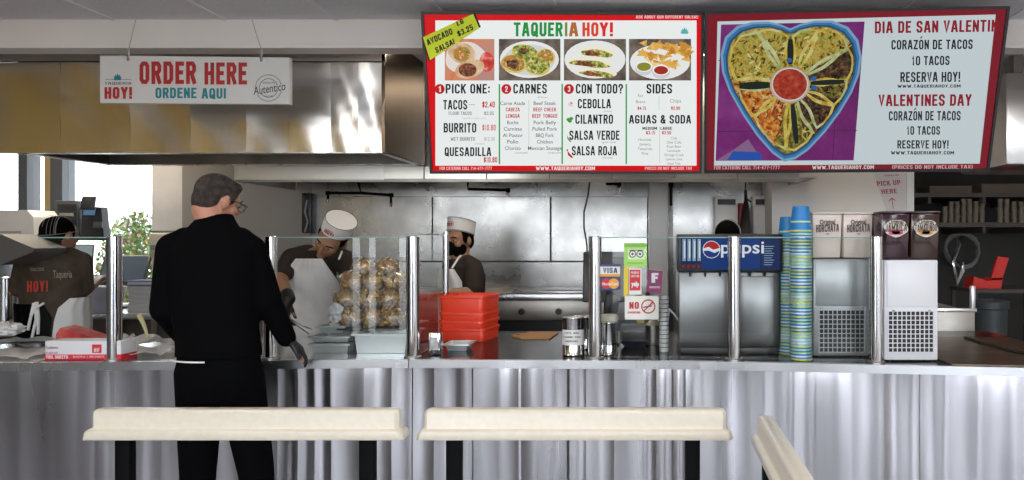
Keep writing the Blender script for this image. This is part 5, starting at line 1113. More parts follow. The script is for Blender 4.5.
g = MB(); g.box(X(738.6, 5.7), X(747, 5.7), 5.68, KY - .02, Z(250, 5.7), Z(203, 5.7), mat('dull red plastic', (.30, .02, .02), .4), .01); tag(g.build('fire_extinguisher_cover'), 'dull red upright panel between the two white wall dispensers', 'panel')
g = MB(); c = P(745.5, 240, 5.45)
g.tube([P(745.5, 250, 5.45), P(745.5, 225, 5.45), P(746, 208, 5.45), P(746, 200, 5.45), P(745.5, 190, 5.45)], [.045, .045, .028, .014, .012], mat('dark bottle', (.02, .015, .014), .2)); g.tube([P(745.5, 190, 5.45), Vector((X(745.5, 5.45), 5.45, rz0 + .159))], .006, BLACK); g.tube([P(746, 198, 5.44), P(751, 202, 5.44)], .006, POLISH)
tag(g.build('hanging_ladle'), 'dark long-handled utensil hanging from the rear hood between the dispensers', 'utensil')
g = MB(); Yp = PARTY - .003; PPR = mat('notice paper', (.66, .62, .60), .7); PIK = mat('pink ink', (.42, .05, .12), .6)
q = [(886.5, 211.5), (912.5, 214), (907.5, 173), (874, 173.5)]; g.prism([P(x, y, Yp) for x, y in q], (0, .002, 0), PPR)
def nt(s, a, c_, tp, off=.03): g.text(s, P(*a, Yp - .001), P(*c_, Yp - .001), P(*tp, Yp - .001), PIK, off)
nt('TAQUERIA HOY', (884, 176.4), (899, 176.0), (883.8, 174.8), 0); nt('PICK UP', (877.5, 186.2), (901, 184.6), (876.3, 181.4)); nt('HERE', (882, 194), (897.5, 193.2), (881, 189.4))
g.poly([P(x, y, Yp - .001) for x, y in ((893, 209), (893.7, 209), (892.2, 198.5), (891.5, 198.5))], PIK); g.poly([P(x, y, Yp - .001) for x, y in ((888.6, 201), (889, 201.6), (892, 198.8), (891.7, 197.6))], PIK); g.poly([P(x, y, Yp - .001) for x, y in ((891.7, 197.6), (891.6, 198.8), (895.4, 200.8), (895.8, 200.2))], PIK)
tag(g.build('paper_notice', smooth=0, recalc=False), 'white PICK UP HERE paper with an up arrow, taped to the white wall', 'notice')
# ---------------------------------------------------------------- dark kitchen at the right
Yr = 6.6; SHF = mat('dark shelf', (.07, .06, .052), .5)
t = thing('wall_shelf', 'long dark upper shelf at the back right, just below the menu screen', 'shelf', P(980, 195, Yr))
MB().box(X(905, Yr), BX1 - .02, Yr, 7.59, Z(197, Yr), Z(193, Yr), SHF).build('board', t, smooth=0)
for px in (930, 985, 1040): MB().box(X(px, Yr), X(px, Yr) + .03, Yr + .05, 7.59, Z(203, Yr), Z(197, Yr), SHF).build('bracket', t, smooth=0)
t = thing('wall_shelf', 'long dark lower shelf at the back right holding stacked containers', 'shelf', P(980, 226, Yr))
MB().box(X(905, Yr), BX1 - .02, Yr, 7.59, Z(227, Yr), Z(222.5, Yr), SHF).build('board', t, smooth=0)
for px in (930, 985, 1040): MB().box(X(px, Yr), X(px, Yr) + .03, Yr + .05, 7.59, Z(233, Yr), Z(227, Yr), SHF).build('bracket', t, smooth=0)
STK = mat('kraft containers', (.38, .31, .24), .7, noise=(9, .3)); random.seed(31)
zs = Z(222.5, Yr) + .0008; stk = None; hts = {}
pos = [945, 951, 957, 963.5, 969.5, 975.5, 982, 1000, 1006.5, 1014, 1021]
names = ['shortest stack, leftmost on the lower shelf', 'second stack from the left', 'third stack from the left', 'fourth stack from the left', 'fifth stack from the left', 'sixth stack from the left', 'seventh stack, just left of the gap', 'first stack right of the gap', 'second stack right of the gap', 'third stack right of the gap', 'stack at the right edge']
for i, px in enumerate(pos):
    h = [.16, .21, .2, .22, .225, .215, .23, .24, .24, .2, .21][i]; c = Vector((X(px, Yr + .1), Yr + .1, zs)); g = MB(); n = int(h / .022)
    for k in range(n): z = k * .022; dx = random.uniform(-.003, .003); g.lathe(c + Vector((dx, 0, z)), [(.018, 0), (.024, .015), (.027, .017), (.027, .020), (.002, .0205)], STK, 14)
    tag(g.build('container_stack'), 'nested paper containers on the dark shelf, ' + names[i], 'stack of containers', 'container stacks on the lower shelf')
for i, (a, b_, h, lab) in enumerate(((932, 975, .07, 'flat dim carton on the upper dark shelf, left one'), (985, 1030, .09, 'flat dim carton on the upper dark shelf, right one'))):
    g = MB(); g.box(X(a, Yr), X(b_, Yr), Yr + .06, Yr + .4, Z(193, Yr) + .0008, Z(193, Yr) + h, mat('dim carton', (.13, .10, .08), .8), .004); tag(g.build('carton'), lab, 'carton')
# sprayer hose loops on the wall
Yl = 7.4
g = MB(); c = P(962, 252, Yl); pts = []
for i in range(40): a = i / 39 * 4 * math.pi; r = 15 + 2 * math.sin(i * .7); pts.append(P(962 + r * math.cos(a), 250 + (r + 3) * math.sin(a), Yl + .05 * math.sin(i * .3)))
g.tube(pts, .016, mat('grey hose', (.22, .21, .20), .4), 8); g.tube([P(956, 225, Yl), P(959, 245, Yl - .03), P(953, 262, Yl - .05), P(957, 285, Yl - .05), P(963, 270, Yl - .05), P(962, 262, Yl - .05)], .02, POLISH, 8); g.box(X(950, Yl), X(966, Yl), Yl, 7.59, Z(228, Yl), Z(222.8, Yl), DULL)
tag(g.build('hose'), 'coiled grey sprayer hose hanging on the dark back wall above the sink', 'hose')
# steel sink
Yk = 4.3
t = thing('steel_sink', 'steel sink box with sloping splash behind the white juice dispenser', 'sink', (X(950, Yk), Yk + .3, CT))
x0, x1 = X(936, Yk), X(975, Yk)
MB().box(x0, x1, Yk, Yk + .012, .70, Z(311, Yk), DULL, .003).box(x1 - .012, x1, Yk + .012, Yk + .7, .70, Z(311, Yk), DULL, .003).build('basin', t)
MB().box(x0, x1 + .008, Yk - .012, Yk + .03, Z(312, Yk), Z(308, Yk), STEEL, .004).build('rim', t)
g = MB(); g.prism([(x0, Yk + .68, Z(308, Yk)), (x1, Yk + .68, Z(308, Yk)), (x1 - .05, Yk + .7, Z(292, Yk) + .02), (x0 - .1, Yk + .7, Z(280, Yk) + .02)], (0, .02, 0), DULL); g.build('splash', t, smooth=0)
MB().box(x1 - .02, x1 + .004, Yk + .0, Yk + .03, Z(311, Yk), Z(286, Yk), STEEL, .003).build('splash_post', t)
MB().box(x0, x1 - .02, Yk + .02, Yk + .68, .66, .70, DULL).build('basin_floor', t, smooth=0)
for x in (x0 + .03, x1 - .03):
    for y in (Yk + .04, Yk + .62): MB().box(x - .02, x + .02, y - .02, y + .02, 0, .66, DULL).build('leg', t, smooth=0)
t = thing('rubbish_bin', 'dark grey round bin behind the sink, below the red dustpan', 'bin', (X(990, 5.6), 5.6, 0))
g = MB(); c = (X(990, 5.6), 5.6, 0); BIN = mat('bin plastic', (.045, .055, .06), .5); hb = Z(300, 5.6); g.lathe(c, [(.10, 0), (.125, hb - .06), (.118, hb - .06), (.095, .02), (.001, .02)], BIN, 26); g.build('body', t)
g = MB(); g.lathe((c[0], c[1], hb - .07), [(.128, 0), (.138, .01), (.138, .06), (.128, .07), (.118, .06), (.118, 0)], BIN, 26, cap=False); g.build('rim', t)
Yz = 5.9
t = thing('side_table', 'thin dark steel table edge behind the bin at the right, under the red dustpan', 'table', (X(1000, Yz), Yz + .2, 0))
MB().box(X(974, Yz), X(1060, Yz), Yz, Yz + .5, Z(293, Yz), Z(289.5, Yz), SHF).build('tabletop', t, smooth=0)
for x in (X(977, Yz), X(1055, Yz)):
    for y in (Yz + .03, Yz + .47): MB().box(x - .015, x + .015, y - .015, y + .015, 0, Z(293, Yz), SHF).build('leg', t, smooth=0)
t = thing('dustpan', 'bright red plastic scoop with upright slanted back, on the dark table', 'dustpan', P(990, 290, Yz + .1)); RD2 = mat('bright red plastic', (.85, .03, .02), .4); Yv = Yz + .12
g = MB(); g.prism([P(991, 280, Yv), P(1002, 280, Yv), P(1009, 258, Yv), P(998, 256.5, Yv)], (0, .03, 0), RD2); g.build('back', t, smooth=0)
g = MB(); g.prism([P(972, 288.6, Yv), P(1001, 288.6, Yv), P(1003, 278, Yv), P(994, 278, Yv), (P(988, 281, Yv)), P(974, 276.5, Yv)], (0, .16, 0), RD2); g.build('tray', t, smooth=0)
# brown sheet added over the pick-up end for the counter's brown reflection
g = MB(); BRN = mat('brown reflection steel', (.30, .22, .15), .35, .8, noise=(3, .45), stretch=(1, 3, 1))
x0 = X(944, 3.2); pts = [Vector((x0, cy_at(x0) + .03, CT + .0008)), Vector((CPTS[-1][0] - .02, cy_at(CPTS[-1][0] - .02) + .03, CT + .0008)), Vector((CPTS[-1][0] - .02, BACKY, CT + .0008)), Vector((x0, BACKY, CT + .0008))]
g.prism(pts, (0, 0, .004), BRN); tag(g.build('reflection_sheet', smooth=0), 'added brown sheet holding the reflection at the pick-up end of the counter', 'reflection sheet')
g = MB(); g.tube([(X(px, Y), Y, CT + .0125) for px, Y in ((965, 3.92), (985, 3.70), (1010, 3.45), (1040, 3.30))], .007, BLACK) 
tag(g.build('power_cord'), 'dark cord lying across the brown sheet at the pick-up end', 'cord')
# ---------------------------------------------------------------- people
SKIN = mat('light skin', (.48, .22, .14), .5); SKIN2 = mat('tan skin', (.36, .18, .095), .5, noise=(14, .12)); SKIN3 = mat('brown skin', (.30, .14, .075), .5)  # third skin tone is an even brown base colour
BLKJ = mat('black jacket cloth', (.0025, .0025, .003), .95, spec=.05); BLKT = mat('black trouser cloth', (.0025, .0025, .003), .95, spec=.05); BRS = mat('dark brown shirt cloth', (.026, .014, .008), .85, noise=(20, .35)); APR = mat('white apron cloth', (.80, .78, .77), .8, noise=(8, .12), bump=(9, .3)); GLV = mat('black glove', (.012, .012, .014), .45)
HAIRG = mat('greying brown hair', (.058, .042, .032), .85, noise=(45, .7), bump=(90, .5)); HAIRK = mat('black hair', (.004, .0035, .003), .9, spec=.03); MASK = mat('black face mask', (.003, .003, .003), .9, spec=.05); CAPW = mat('white paper cap', (.72, .70, .67), .6); SHOE = mat('black shoe', (.008, .008, .008), .5)
EYEW = mat('eye white', (.32, .30, .27), .4); EYED = mat('eye dark', (.012, .008, .006), .15); LIP = mat('lip', (.32, .10, .07), .5)
def headR(yaw, pitch, roll=0): return Matrix.Rotation(R_(-yaw), 3, 'Z') @ Matrix.Rotation(R_(-pitch), 3, 'X') @ Matrix.Rotation(R_(roll), 3, 'Y')
def head(mb, c, R, m):
    c = Vector(c); w_ = lambda x, y, z: c + R @ Vector((x, y, z))
    mb.ell(w_(0, -.012, .030), (.074, .094, .086), m, R); mb.ell(w_(0, .026, -.045), (.056, .062, .062), m, R); mb.cap(w_(0, .084, .022), w_(0, .106, -.016), .008, .013, m); mb.ell(w_(0, .078, .032), (.050, .014, .010), m, R)
    for s in (-1, 1): mb.ell(w_(s * .078, -.010, -.004), (.011, .020, .032), m, R, 10, 8); mb.ell(w_(s * .040, .058, -.018), (.022, .022, .02), m, R, 12, 8)
    mb.ell(w_(0, .084, -.048), (.024, .009, .010), m, R, 12, 8); mb.ell(w_(0, .074, -.088), (.024, .020, .018), m, R, 12, 8)
def face(t, c, R, hairm, lips=True):
    c = Vector(c); w_ = lambda x, y, z: c + R @ Vector((x, y, z)); g = MB()
    for s in (-1, 1): g.ell(w_(s * .031, .0785, .012), (.0135, .008, .0075), EYEW, R, 12, 8); g.ell(w_(s * .031, .0845, .012), (.0055, .0035, .0058), EYED, R, 10, 6)
    g.build('eyes', t)
    g = MB()
    for s in (-1, 1): g.tube([w_(s * .050, .076, .030), w_(s * .034, .088, .036), w_(s * .016, .092, .033)], [.002, .0038, .003], hairm, 6)
    g.build('eyebrows', t)
    if lips: g = MB(); g.ell(w_(0, .0915, -.046), (.021, .004, .0045), LIP, R, 12, 6); g.ell(w_(0, .091, -.053), (.018, .004, .005), LIP, R, 12, 6); g.build('lips', t)
def hand(mb, wr, d, pn, thumb, curl, m, s=1.0, spread=.10):
    """palm, four fingers and a thumb; d along the hand, pn out of the palm, thumb = +1/-1 side"""
    wr = Vector(wr); d = Vector(d).normalized(); pn = Vector(pn); pn = (pn - d * pn.dot(d)).normalized(); sd = d.cross(pn)
    mb.cap(wr, wr + d * .03 * s, .028 * s, .034 * s, m, sd, .75, .6); mb.cap(wr + d * .035 * s, wr + d * .082 * s, .038 * s, .040 * s, m, sd, .42, .34)
    for k, L_ in ((-1.5, .060), (-.5, .074), (.5, .078), (1.5, .066)):
        k2 = k * thumb; p = wr + d * (.088 - .004 * abs(k)) * s + sd * k2 * .0205 * s; a = curl * .5; dd = d + sd * k2 * spread
        for j, fr in enumerate((.45, .32, .23)):
            q = p + (dd.normalized() * math.cos(a) + pn * math.sin(a)) * L_ * fr * s; r0 = (.0088 - .0009 * j) * s; mb.cap(p, q, r0, r0 * .9, m, None, 1, 1, 10); p = q; a += curl * .75
    p = wr + d * .028 * s + sd * thumb * .030 * s; v = (d * .75 + sd * thumb * .75 + pn * .25).normalized(); q = p + v * .038 * s; mb.cap(p, q, .0135 * s, .0105 * s, m, None, 1, 1, 10); v2 = (d * 1.0 + sd * thumb * .3 + pn * (.25 + .4 * curl)).normalized(); mb.cap(q, q + v2 * .030 * s, .0100 * s, .0082 * s, m, None, 1, 1, 10)
def torso(mb, lv, yaw, m, inf=0.0, n=32):
    rr = []
    for c, a, b_ in lv:
        c = Vector(c); f = Vector((math.sin(R_(yaw)), math.cos(R_(yaw)), 0)); s = Vector((f.y, -f.x, 0))
        rr.append([c + s * (a + inf) * math.cos(q) + f * (b_ + inf) * math.sin(q) for q in (2 * math.pi * i / n for i in range(n))])
    mb.rings(rr, m)
def sheet_on(lv, yaw, m, a0, a1, inf, name, t, n=22):
    """cloth lying on the front of a trunk between two angles (90 = straight ahead)"""
    g = MB(); k = g.mi(m); f = Vector((math.sin(R_(yaw)), math.cos(R_(yaw)), 0)); s = Vector((f.y, -f.x, 0)); rows = []
    for i, (c, a, b_, e0, e1) in enumerate(lv):
        c = Vector(c); rows.append([g.bm.verts.new(c + s * (a + inf + .004 * math.sin(j * 1.3 + i)) * math.cos(R_(e0 + (e1 - e0) * j / n)) + f * (b_ + inf + .005 * math.sin(j * 1.1)) * math.sin(R_(e0 + (e1 - e0) * j / n))) for j in range(n + 1)])
    for p, q in zip(rows, rows[1:]):
        for j in range(n): fc = g.bm.faces.new((p[j], p[j+1], q[j+1], q[j])); fc.material_index = k
    bmesh.ops.recalc_face_normals(g.bm, faces=g.bm.faces[:]); bmesh.ops.solidify(g.bm, geom=g.bm.faces[:], thickness=.004)
    return g.build(name, t, smooth=60)
def paper_cap(t, c, R, tiltR=None):
    c = Vector(c); R = R @ tiltR if tiltR else R; w_ = lambda x, y, z: c + R @ Vector((x, y, z)); n = 36
    def ring(a, b_, z, zf=0.0, o=-.012): return [w_(a * math.cos(q), o + b_ * math.sin(q), z + zf * math.sin(q)) for q in (2 * math.pi * i / n for i in range(n))]
    g = MB(); g.rings([ring(.079, .100, .052, .012), ring(.081, .103, .092, .012), ring(.082, .105, .138, .014), ring(.078, .101, .139, .014), ring(.045, .096, .1375, .013), ring(.012, .088, .134, .012)], CAPW); cp = g.build('paper_cap', t, smooth=50)
    g = MB()
    for z, a, b_ in ((.138, .0825, .1055), (.055, .0800, .101)): r = ring(a, b_, z, .013); g.tube(r + r[:1], .0018, INK, 5)
    g.build('trim', cp)
    g = MB(); g.text('HOY!', w_(.027, .0955, .090), w_(-.027, .0955, .090), w_(.027, .0955, .112), SRED, .05); g.text('TAQUERIA', w_(.022, .0955, .116), w_(-.022, .0955, .116), w_(.022, .0955, .121), INK, .01); g.build('logo', cp, smooth=0, recalc=False)
def leg(mb, hip, knee, ank, m, r=(.088, .062, .05), inf=0, shoe=False):
    mb.cap(hip, knee, r[0] + inf, r[1] + inf, m); mb.cap(knee, ank, r[1] + inf, r[2] + inf, m)
def foot(mb, ank, d, m, s=1.0):
    a = Vector(ank); d = Vector(d).normalized(); mb.cap(Vector((a.x, a.y, .045)) - d * .04, Vector((a.x, a.y, .035)) + d * .15, .044 * s, .040 * s, m, (d.y, -d.x, 0), .95, .7); mb.cap(Vector((a.x, a.y, .06)), (a.x, a.y, .11), .046, .046, m)
# ---- the customer, seen from behind
Yc = 3.0
t = thing('person', 'man in black jacket and trousers standing at the counter with his back turned', 'person', (X(222, Yc), Yc, 0))
hc_ = P(217.5, 201.5, 3.03); HR = headR(24, 18, 6) * .92
shL, shR = P(175, 249, 3.0), P(249, 251, 3.02); elL, elR = P(166, 309, 2.99), P(267, 300, 3.04); wrL, wrR = P(186, 335, 3.2), P(286.5, 338, 3.14)
hipL, hipR = P(200, 372, 3.0), P(239, 372, 3.0); knL, knR = Vector((X(195, 3.0), 3.02, .50)), Vector((X(254, 3.0), 3.02, .50)); anL, anR = Vector((X(197, 3.0), 2.98, .09)), Vector((X(259, 3.0), 2.98, .09))
lv = [((hipL + hipR) / 2 + Vector((0, 0, -.05)), .155, .11), (P(219, 360, 3.0), .175, .115), (P(218, 335, 3.0), .165, .11), (P(216, 300, 3.0), .17, .115), (P(213, 268, 3.0), .185, .12), (P(213, 246, 3.0), .165, .10), (P(215, 232, 3.0), .09, .075), (P(216, 222, 3.01), .055, .06)]
mb = MB(); head(mb, hc_, HR, SKIN); torso(mb, lv, 12, SKIN); mb.cap(P(216, 228, 3.0), hc_ + HR @ Vector((0, -.03, -.05)), .060, .058, SKIN)
for sh, el, wr in ((shL, elL, wrL), (shR, elR, wrR)): mb.cap(sh, el, .05, .042, SKIN); mb.cap(el, wr, .042, .028, SKIN)
hd = P(309, 356, 3.215) - wrR; mb2 = MB(); hand(mb2, wrR, hd, (-.35, .1, -1), -1, .55, GLV, 1.03, .16); hand(mb, wrR, hd, (-.35, .1, -1), -1, .55, SKIN, .90, .16); hand(mb, wrL, (.15, .9, -.25), (.2, 0, -1), 1, .4, SKIN)
for a, k_, n_ in ((hipL, knL, anL), (hipR, knR, anR)): leg(mb, a, k_, n_, SKIN, (.08, .056, .042)); foot(mb, n_, (.15, 1, 0), SKIN, .85)
blob(mb, 'body', t, .0065, 4)
jl = [(P(219, 356.0, 3.0), .182, .125), (P(219, 348, 3.0), .180, .124), (P(217, 330, 3.0), .176, .122), (P(214, 300, 3.0), .186, .128), (P(212, 270, 3.0), .20, .135), (P(212, 252, 3.0), .196, .125), (P(213, 238, 3.0), .155, .10), (P(214, 228, 3.0), .105, .085), (P(215.5, 219, 3.01), .070, .072), (P(216, 213.5, 3.015), .060, .066)]
mb = MB(); torso(mb, jl, 12, BLKJ)
mb.cap(P(186, 240, 3.0), shL, .055, .066, BLKJ); mb.cap(P(240, 240, 3.0), shR, .055, .066, BLKJ)
mb.cap(shL, elL, .070, .060, BLKJ); mb.cap(elL, wrL + Vector((0, -.02, 0)), .058, .042, BLKJ); mb.cap(shR, elR, .070, .058, BLKJ); mb.cap(elR, wrR, .056, .040, BLKJ)
blob(mb, 'jacket', t, .008, 5)
mb = MB(); torso(mb, [(P(219, 400, 3.0), .165, .11), (P(219, 375, 3.0), .178, .118), (P(219, 352, 3.0), .176, .114)], 12, BLKT)
for a, k_, n_ in ((hipL, knL, anL), (hipR, knR, anR)): leg(mb, a, k_, n_, BLKT, (.094, .068, .058))
blob(mb, 'trousers', t, .009, 4)
blob(mb2, 'glove', t, .0055, 3)  # dark cover added over the customer's right hand
mb = MB(); 
for n_ in (anL, anR): foot(mb, n_, (.15, 1, 0), SHOE)
blob(mb, 'shoes', t, .008, 3)
g = MB(); g.rings([[P(219, 356.5 + o, 3.0) + Vector((.1845 * math.cos(q), .127 * math.sin(q), 0)) for q in (2 * math.pi * i / 30 for i in range(13, 24))] for o in (0, 1.6)], WHITEP, cap=False, closed=False); g.build('shirt_hem', t, recalc=False)
w_ = lambda x, y, z: hc_ + HR @ Vector((x, y, z))
mb = MB(); mb.ell(w_(0, -.020, .040), (.079, .096, .084), HAIRG, HR); mb.ell(w_(0, -.056, -.004), (.070, .050, .072), HAIRG, HR); mb.ell(w_(0, .03, .085), (.06, .05, .03), HAIRG, HR)
for s in (-1, 1): mb.ell(w_(s * .066, .012, .022), (.012, .024, .03), HAIRG, HR, 12, 8)
blob(mb, 'hair', t, .007, 3)
face(t, hc_, HR, HAIRG)
g = MB(); 
for s in (-1, 1):
    g.tube([w_(s * .083, -.01, .014), w_(s * .080, .05, .018), w_(s * .068, .100, .014)], .0022, BLACK, 6)
    pts = [w_(s * (.036 + .026 * math.cos(a)), .104 - .008 * abs(math.cos(a)), .006 + .019 * math.sin(a)) for a in [2 * math.pi * i / 18 for i in range(19)]]; g.tube(pts, .0018, BLACK, 6)
g.tube([w_(-.012, .105, .01), w_(.012, .105, .01)], .0018, BLACK, 6); g.build('glasses', t)
# ---- cooks
def cook(label, yaw, Yp, hd_, shs, els, wrs, hp, lvl, skin, hands, sleeve=.8, cloth=None, apron=None, cap_=True, hair=HAIRK, mask=False, gloves=(False, False), pitchyaw=None, arms_in=0):
    loc = (hp.x, hp.y, 0); t = thing('person', label, 'person', loc); c, (hy, hpt, hr) = hd_; R = headR(hy, hpt, hr)
    f = Vector((math.sin(R_(yaw)), math.cos(R_(yaw)), 0)); s = Vector((f.y, -f.x, 0))
    mb = MB(); head(mb, c, R, skin); torso(mb, lvl, yaw, skin); mb.cap(Vector(lvl[-1][0]), c + R @ Vector((0, -.03, -.05)), .052, .052, skin)
    gm = MB(); anyg = False
    for sh, el, wr, h_, gv in zip(shs, els, wrs, hands, gloves):
        mb.cap(sh, el, .046, .040, skin); mb.cap(el, wr, .040, .027, skin); hand(mb, wr, *h_, skin, .95)
        if gv: hand(gm, wr, *h_, GLV, 1.05); gm.cap(wr - (wr - el).normalized() * .05, wr, .036, .033, GLV); anyg = True
    hips = [hp + s * .09, hp - s * .09]; kn = [Vector((h.x, h.y, .48)) + f * .03 for h in hips]; an = [Vector((h.x, h.y, .09)) for h in hips]
    for h, k_, a in zip(hips, kn, an): leg(mb, h, k_, a, skin, (.078, .054, .04)); foot(mb, a, f, skin, .85)
    blob(mb, 'body', t, .0075, 4)
    if anyg: blob(gm, 'glove', t, .006, 3)
    mb = MB(); cl = cloth or BRS; torso(mb, [lvl[0]] + lvl[1:-1], yaw, cl, .016)
    for sh, el, k_ in zip(shs, els, (0, 1)): a = sleeve if isinstance(sleeve, float) else sleeve[k_]; e = sh + (el - sh) * a; mb.cap(Vector(lvl[-2][0]) + (sh - Vector(lvl[-2][0])) * .5, sh, .06, .064, cl); mb.cap(sh, e, .066, .058, cl)
    sh_ = blob(mb, 'shirt', t, .009, 5)
    mb = MB(); torso(mb, [(hp - Vector((0, 0, .10)), .15, .10), (hp, .165, .112), (hp + Vector((0, 0, .09)), .16, .108)], yaw, BLKT, .01)
    for h, k_, a in zip(hips, kn, an): leg(mb, h, k_, a, BLKT, (.09, .066, .056))
    blob(mb, 'trousers', t, .011, 4)
    mb = MB()
    for a in an: foot(mb, a, f, SHOE)
    blob(mb, 'shoes', t, .01, 3)
    w_ = lambda x, y, z: c + R @ Vector((x, y, z))
    mb = MB(); mb.ell(w_(0, -.022, .036), (.079, .094, .086), hair, R); mb.ell(w_(0, -.060, -.006), (.068, .050, .066), hair, R)
    for q in (-1, 1): mb.ell(w_(q * .068, .008, .022), (.012, .024, .034), hair, R, 12, 8)
    blob(mb, 'hair', t, .008, 3)
    face(t, c, R, HAIRK, not mask)
    if cap_: paper_cap(t, c, R, Matrix.Rotation(R_(12), 3, 'X'))
    if mask:
        mb = MB(); mb.ell(w_(0, .030, -.052), (.066, .070, .060), MASK, R); mb.cap(w_(0, .094, -.012), w_(0, .09, -.06), .024, .026, MASK); m_ = blob(mb, 'face_mask', t, .007, 4)
        g = MB()
        for q in (-1, 1): g.tube([w_(q * .058, .05, -.03), w_(q * .080, .0, .0)], .002, MASK, 5); g.tube([w_(q * .058, .045, -.07), w_(q * .082, -.01, -.03)], .002, MASK, 5)
        g.build('strap', m_)
    return t, R, f, s
# bending cook
Y1 = 4.25; hp = P(322, 338, 4.42); hp.z = .95
lvl = [(hp, .16, .105), (P(320, 325, 4.36), .155, .105), (P(319, 300, 4.30), .165, .11), (P(318, 275, 4.22), .18, .115), (P(319, 259, 4.16), .165, .10), (P(323, 250, 4.12), .085, .075), (P(326, 246, 4.08), .055, .055)]
sR = P(293, 259, 4.12); sL = P(348, 262, 4.16)
t, R, f, s = cook('cook in white paper cap and apron bending over the pans', 176, Y1, (P(332, 238.5, 4.03), (198, 36, -42)), (sR, sL), (P(280, 279, 4.02), P(354, 290, 4.10)), (P(289, 299, 3.86), P(348, 313, 4.0)), hp, lvl, SKIN2,
    [((.03, -.35, -.75), (.5, -.1, -.3), -1, .75), ((-.5, -.55, -.4), (-.2, 0, -1), 1, .7)], (.62, .7), gloves=(True, False))
al = [(P(321, 356, 4.38), .19, .135, 25, 155), (P(320, 325, 4.36), .172, .13, 22, 158), (P(319, 300, 4.30), .183, .132, 25, 152), (P(318, 279, 4.22), .196, .136, 42, 134), (P(318.5, 268, 4.19), .194, .132, 56, 120), (P(320, 258, 4.15), .18, .122, 66, 108)]
sheet_on(al, 176, APR, 0, 0, .018, 'apron', t)
g = MB(); c = P(331, 238, 4.03)
for q in (-1, 1): g.tube([P(323 + 16 * q, 259, 4.05), P(325 + 17 * q, 251, 4.12), P(327 + 13 * q, 246, 4.20)], .006, APR, 6)
g.build('apron_strap', t)
# masked cook
Y2 = 4.8; hp = P(463, 352, 4.8); hp.z = .93
lvl = [(hp, .16, .11), (P(463, 325, 4.8), .155, .11), (P(463, 298, 4.8), .16, .115), (P(463, 277, 4.8), .17, .118), (P(463, 266, 4.8), .150, .10), (P(462, 259, 4.8), .085, .075), (P(461, 254, 4.8), .055, .055)]
sA = P(473, 268, 4.70); sB = P(452, 268, 4.90)
t, R, f, s = cook('cook in white paper cap and black mask behind the red baskets', 228, Y2, (P(459, 241, 4.79), (206, 6, 0)), (sA, sB), (P(474, 292, 4.62), P(446, 296, 4.86)), (P(449, 293, 4.54), P(450, 300, 4.64)), hp, lvl, SKIN2,
    [((-.9, -.25, -.1), (0, -.3, -1), 1, .5), ((.3, -.6, -.2), (.2, 0, -1), -1, .5)], (.86, .8), mask=True)
al = [(P(463, 345, 4.8), .18, .13, 20, 150), (P(463, 325, 4.8), .17, .128, 20, 150), (P(463, 298, 4.8), .176, .132, 25, 148), (P(463, 280, 4.8), .186, .136, 40, 142), (P(463, 268, 4.8), .172, .126, 58, 122)]
sheet_on(al, 228, APR, 0, 0, .018, 'apron', t)
g = MB()
for a, b_, c_ in (((452, 268, 4.66), (459, 257, 4.70), (466, 252.5, 4.84)), ((447, 268, 4.72), (451, 258, 4.78), (456, 254, 4.90))): g.tube([P(*a), P(*b_), P(*c_)], .007, APR, 6)
g.build('apron_strap', t)
# cashier seen from behind
Y0 = 4.38; hp = P(56, 335, 4.38); hp.z = .90
lvl = [(hp, .175, .12), (P(54, 318, 4.38), .18, .125), (P(53, 298, 4.38), .175, .125), (P(53, 275, 4.36), .185, .125), (P(54, 259, 4.34), .17, .105), (P(57, 251, 4.34), .09, .075), (P(59, 247, 4.34), .055, .055)]
sL, sR = P(28, 262, 4.36), P(80, 262, 4.36)
t, R, f, s = cook('cashier with netted black hair and brown HOY! shirt, back turned, touching the till screen', 14, Y0, (P(60, 236.5, 4.36), (8, 8, 0)), (sL, sR), (P(20, 290, 4.36), P(83, 291, 4.42)), (P(40, 300, 4.62), P(100, 279, 4.84)), hp, lvl, SKIN3,
    [((.4, .8, 0), (0, 0, -1), 1, .4), ((.3, .8, .15), (-.3, .2, -1), -1, .35)], (.92, .86), mat('lit brown shirt cloth', (.060, .036, .018), .85, noise=(20, .3)), cap_=False)  # lighter copy of the brown cloth, standing in for kitchen light
c = P(60, 236.5, 4.36); w_ = lambda x, y, z: c + R @ Vector((x, y, z))
mb = MB(); mb.ell(w_(0, -.085, .02), (.045, .035, .045), HAIRK, R); mb.ell(w_(0, -.055, .055), (.06, .04, .05), HAIRK, R); mb.ell(w_(0, -.06, -.055), (.072, .045, .06), HAIRK, R); blob(mb, 'hair_bun', t, .007, 2)
g = MB(); NET = mat('hair net', (.22, .21, .20), .5)
for k in range(7):
    a = R_(-60 + 20 * k); g.tube([w_(.082 * math.sin(q) * math.cos(a), -.022 - .098 * math.sin(q) * 1.0 * abs(math.cos(a * .3)), .036 + .09 * math.cos(q)) + R @ Vector((.05 * math.sin(a), 0, 0)) for q in [R_(10 + 15 * i) for i in range(8)]], .0012, NET, 4)
g.tube([w_(.083 * math.cos(q), -.02 + .097 * math.sin(q), .02 + .03 * math.sin(q)) for q in [2 * math.pi * i / 30 for i in range(31)]], .0022, NET, 5)
g.build('hair_net', t)
g = MB(); sR_ = mat('shirt print red', (.42, .04, .02), .7); bw = lambda px, py: P(px, py, 4.19)
def backtxt(s_, x0, x1, y0, y1, m, off, Yb=4.213): g.text(s_, P(x0, y1, Yb), P(x1, y1 - .3, Yb), P(x0, y0, Yb), m, off)
backtxt('HOY!', 27, 48, 281, 292, sR_, .06, 4.205); backtxt('Taqueria', 53, 72, 270, 278, mat('shirt print cream', (.30, .25, .18), .7), .0, 4.208); backtxt('tacos', 30, 44, 266, 271, mat('shirt print cream', 1), .0, 4.207)
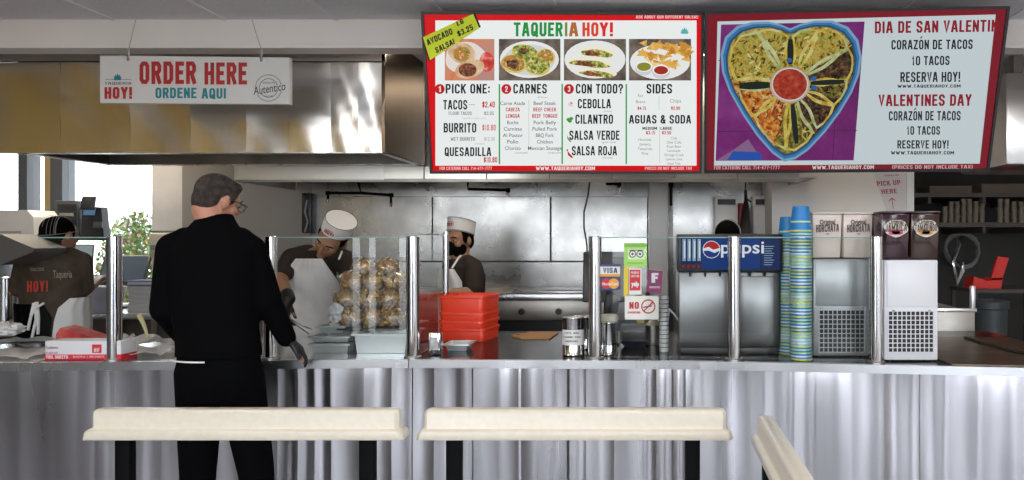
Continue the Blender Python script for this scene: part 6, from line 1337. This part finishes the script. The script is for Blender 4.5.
g.ell(P(38.5, 258.5, 4.225), (.014, .006, .014), mat('shirt badge blue', (.05, .20, .42), .5)); g.build('shirt_print', t, smooth=0, recalc=False)
al = [(P(55, 345, 4.38), .20, .142, 215, 305), (P(54, 332, 4.38), .20, .142, 215, 308), (P(53.5, 315, 4.38), .198, .144, 218, 312), (P(53, 302, 4.38), .194, .144, 222, 300)]
sheet_on(al, 14, BLKT, 0, 0, .018, 'waist_bag', t)
al = [(P(55, 345, 4.38), .20, .14, 308, 420), (P(54, 318, 4.38), .198, .142, 315, 420), (P(53.5, 306, 4.38), .194, .142, 322, 420), (P(53, 297, 4.38), .192, .142, 342, 420)]
sheet_on(al, 14, APR, 0, 0, .017, 'apron', t)
g = MB()
for k, (a, b_) in enumerate((((36, 302), (32, 338)), ((37, 302), (38, 334)), ((34, 303), (28, 330)))): g.tube([P(a[0], a[1], 4.19), P((a[0] + b_[0]) / 2 + 2 - k, (a[1] + b_[1]) / 2, 4.18), P(b_[0], b_[1], 4.19)], .008, APR, 6)
g.tube([P(44, 303, 4.18), P(36, 308, 4.17), P(31, 316, 4.18), P(36, 304, 4.18)], .007, APR, 6)
g.build('apron_tie', t)
# worker behind the cola dispenser
hp = P(729, 345, 4.5); hp.z = .92
lvl = [(hp, .16, .11), (P(729, 318, 4.5), .155, .11), (P(729, 290, 4.5), .165, .115), (P(729, 268, 4.5), .18, .118), (P(729, 259, 4.5), .165, .10), (P(728.5, 254, 4.5), .085, .075), (P(728, 250, 4.5), .055, .055)]
t, R, f, s = cook('worker whose dark hair with a band shows above the cola dispenser', 10, 4.5, (P(728, 240, 4.5), (20, 10, 0)), (P(702, 263, 4.5), P(756, 263, 4.5)), (P(700, 300, 4.52), P(758, 300, 4.52)), (P(710, 312, 4.72), P(748, 312, 4.72)), hp, lvl, SKIN3,
    [((.2, .9, -.1), (0, 0, -1), 1, .4), ((-.2, .9, -.1), (0, 0, -1), -1, .4)], .7, cap_=False)
c = P(728, 240, 4.5); w_ = lambda x, y, z: c + R @ Vector((x, y, z)); g = MB()
g.tube([w_(.083 * math.cos(q), -.02, .036 + .091 * math.sin(q)) for q in [math.pi * i / 20 for i in range(21)]], .004, mat('hair band', (.35, .33, .32), .3), 6); g.build('hair_band', t)
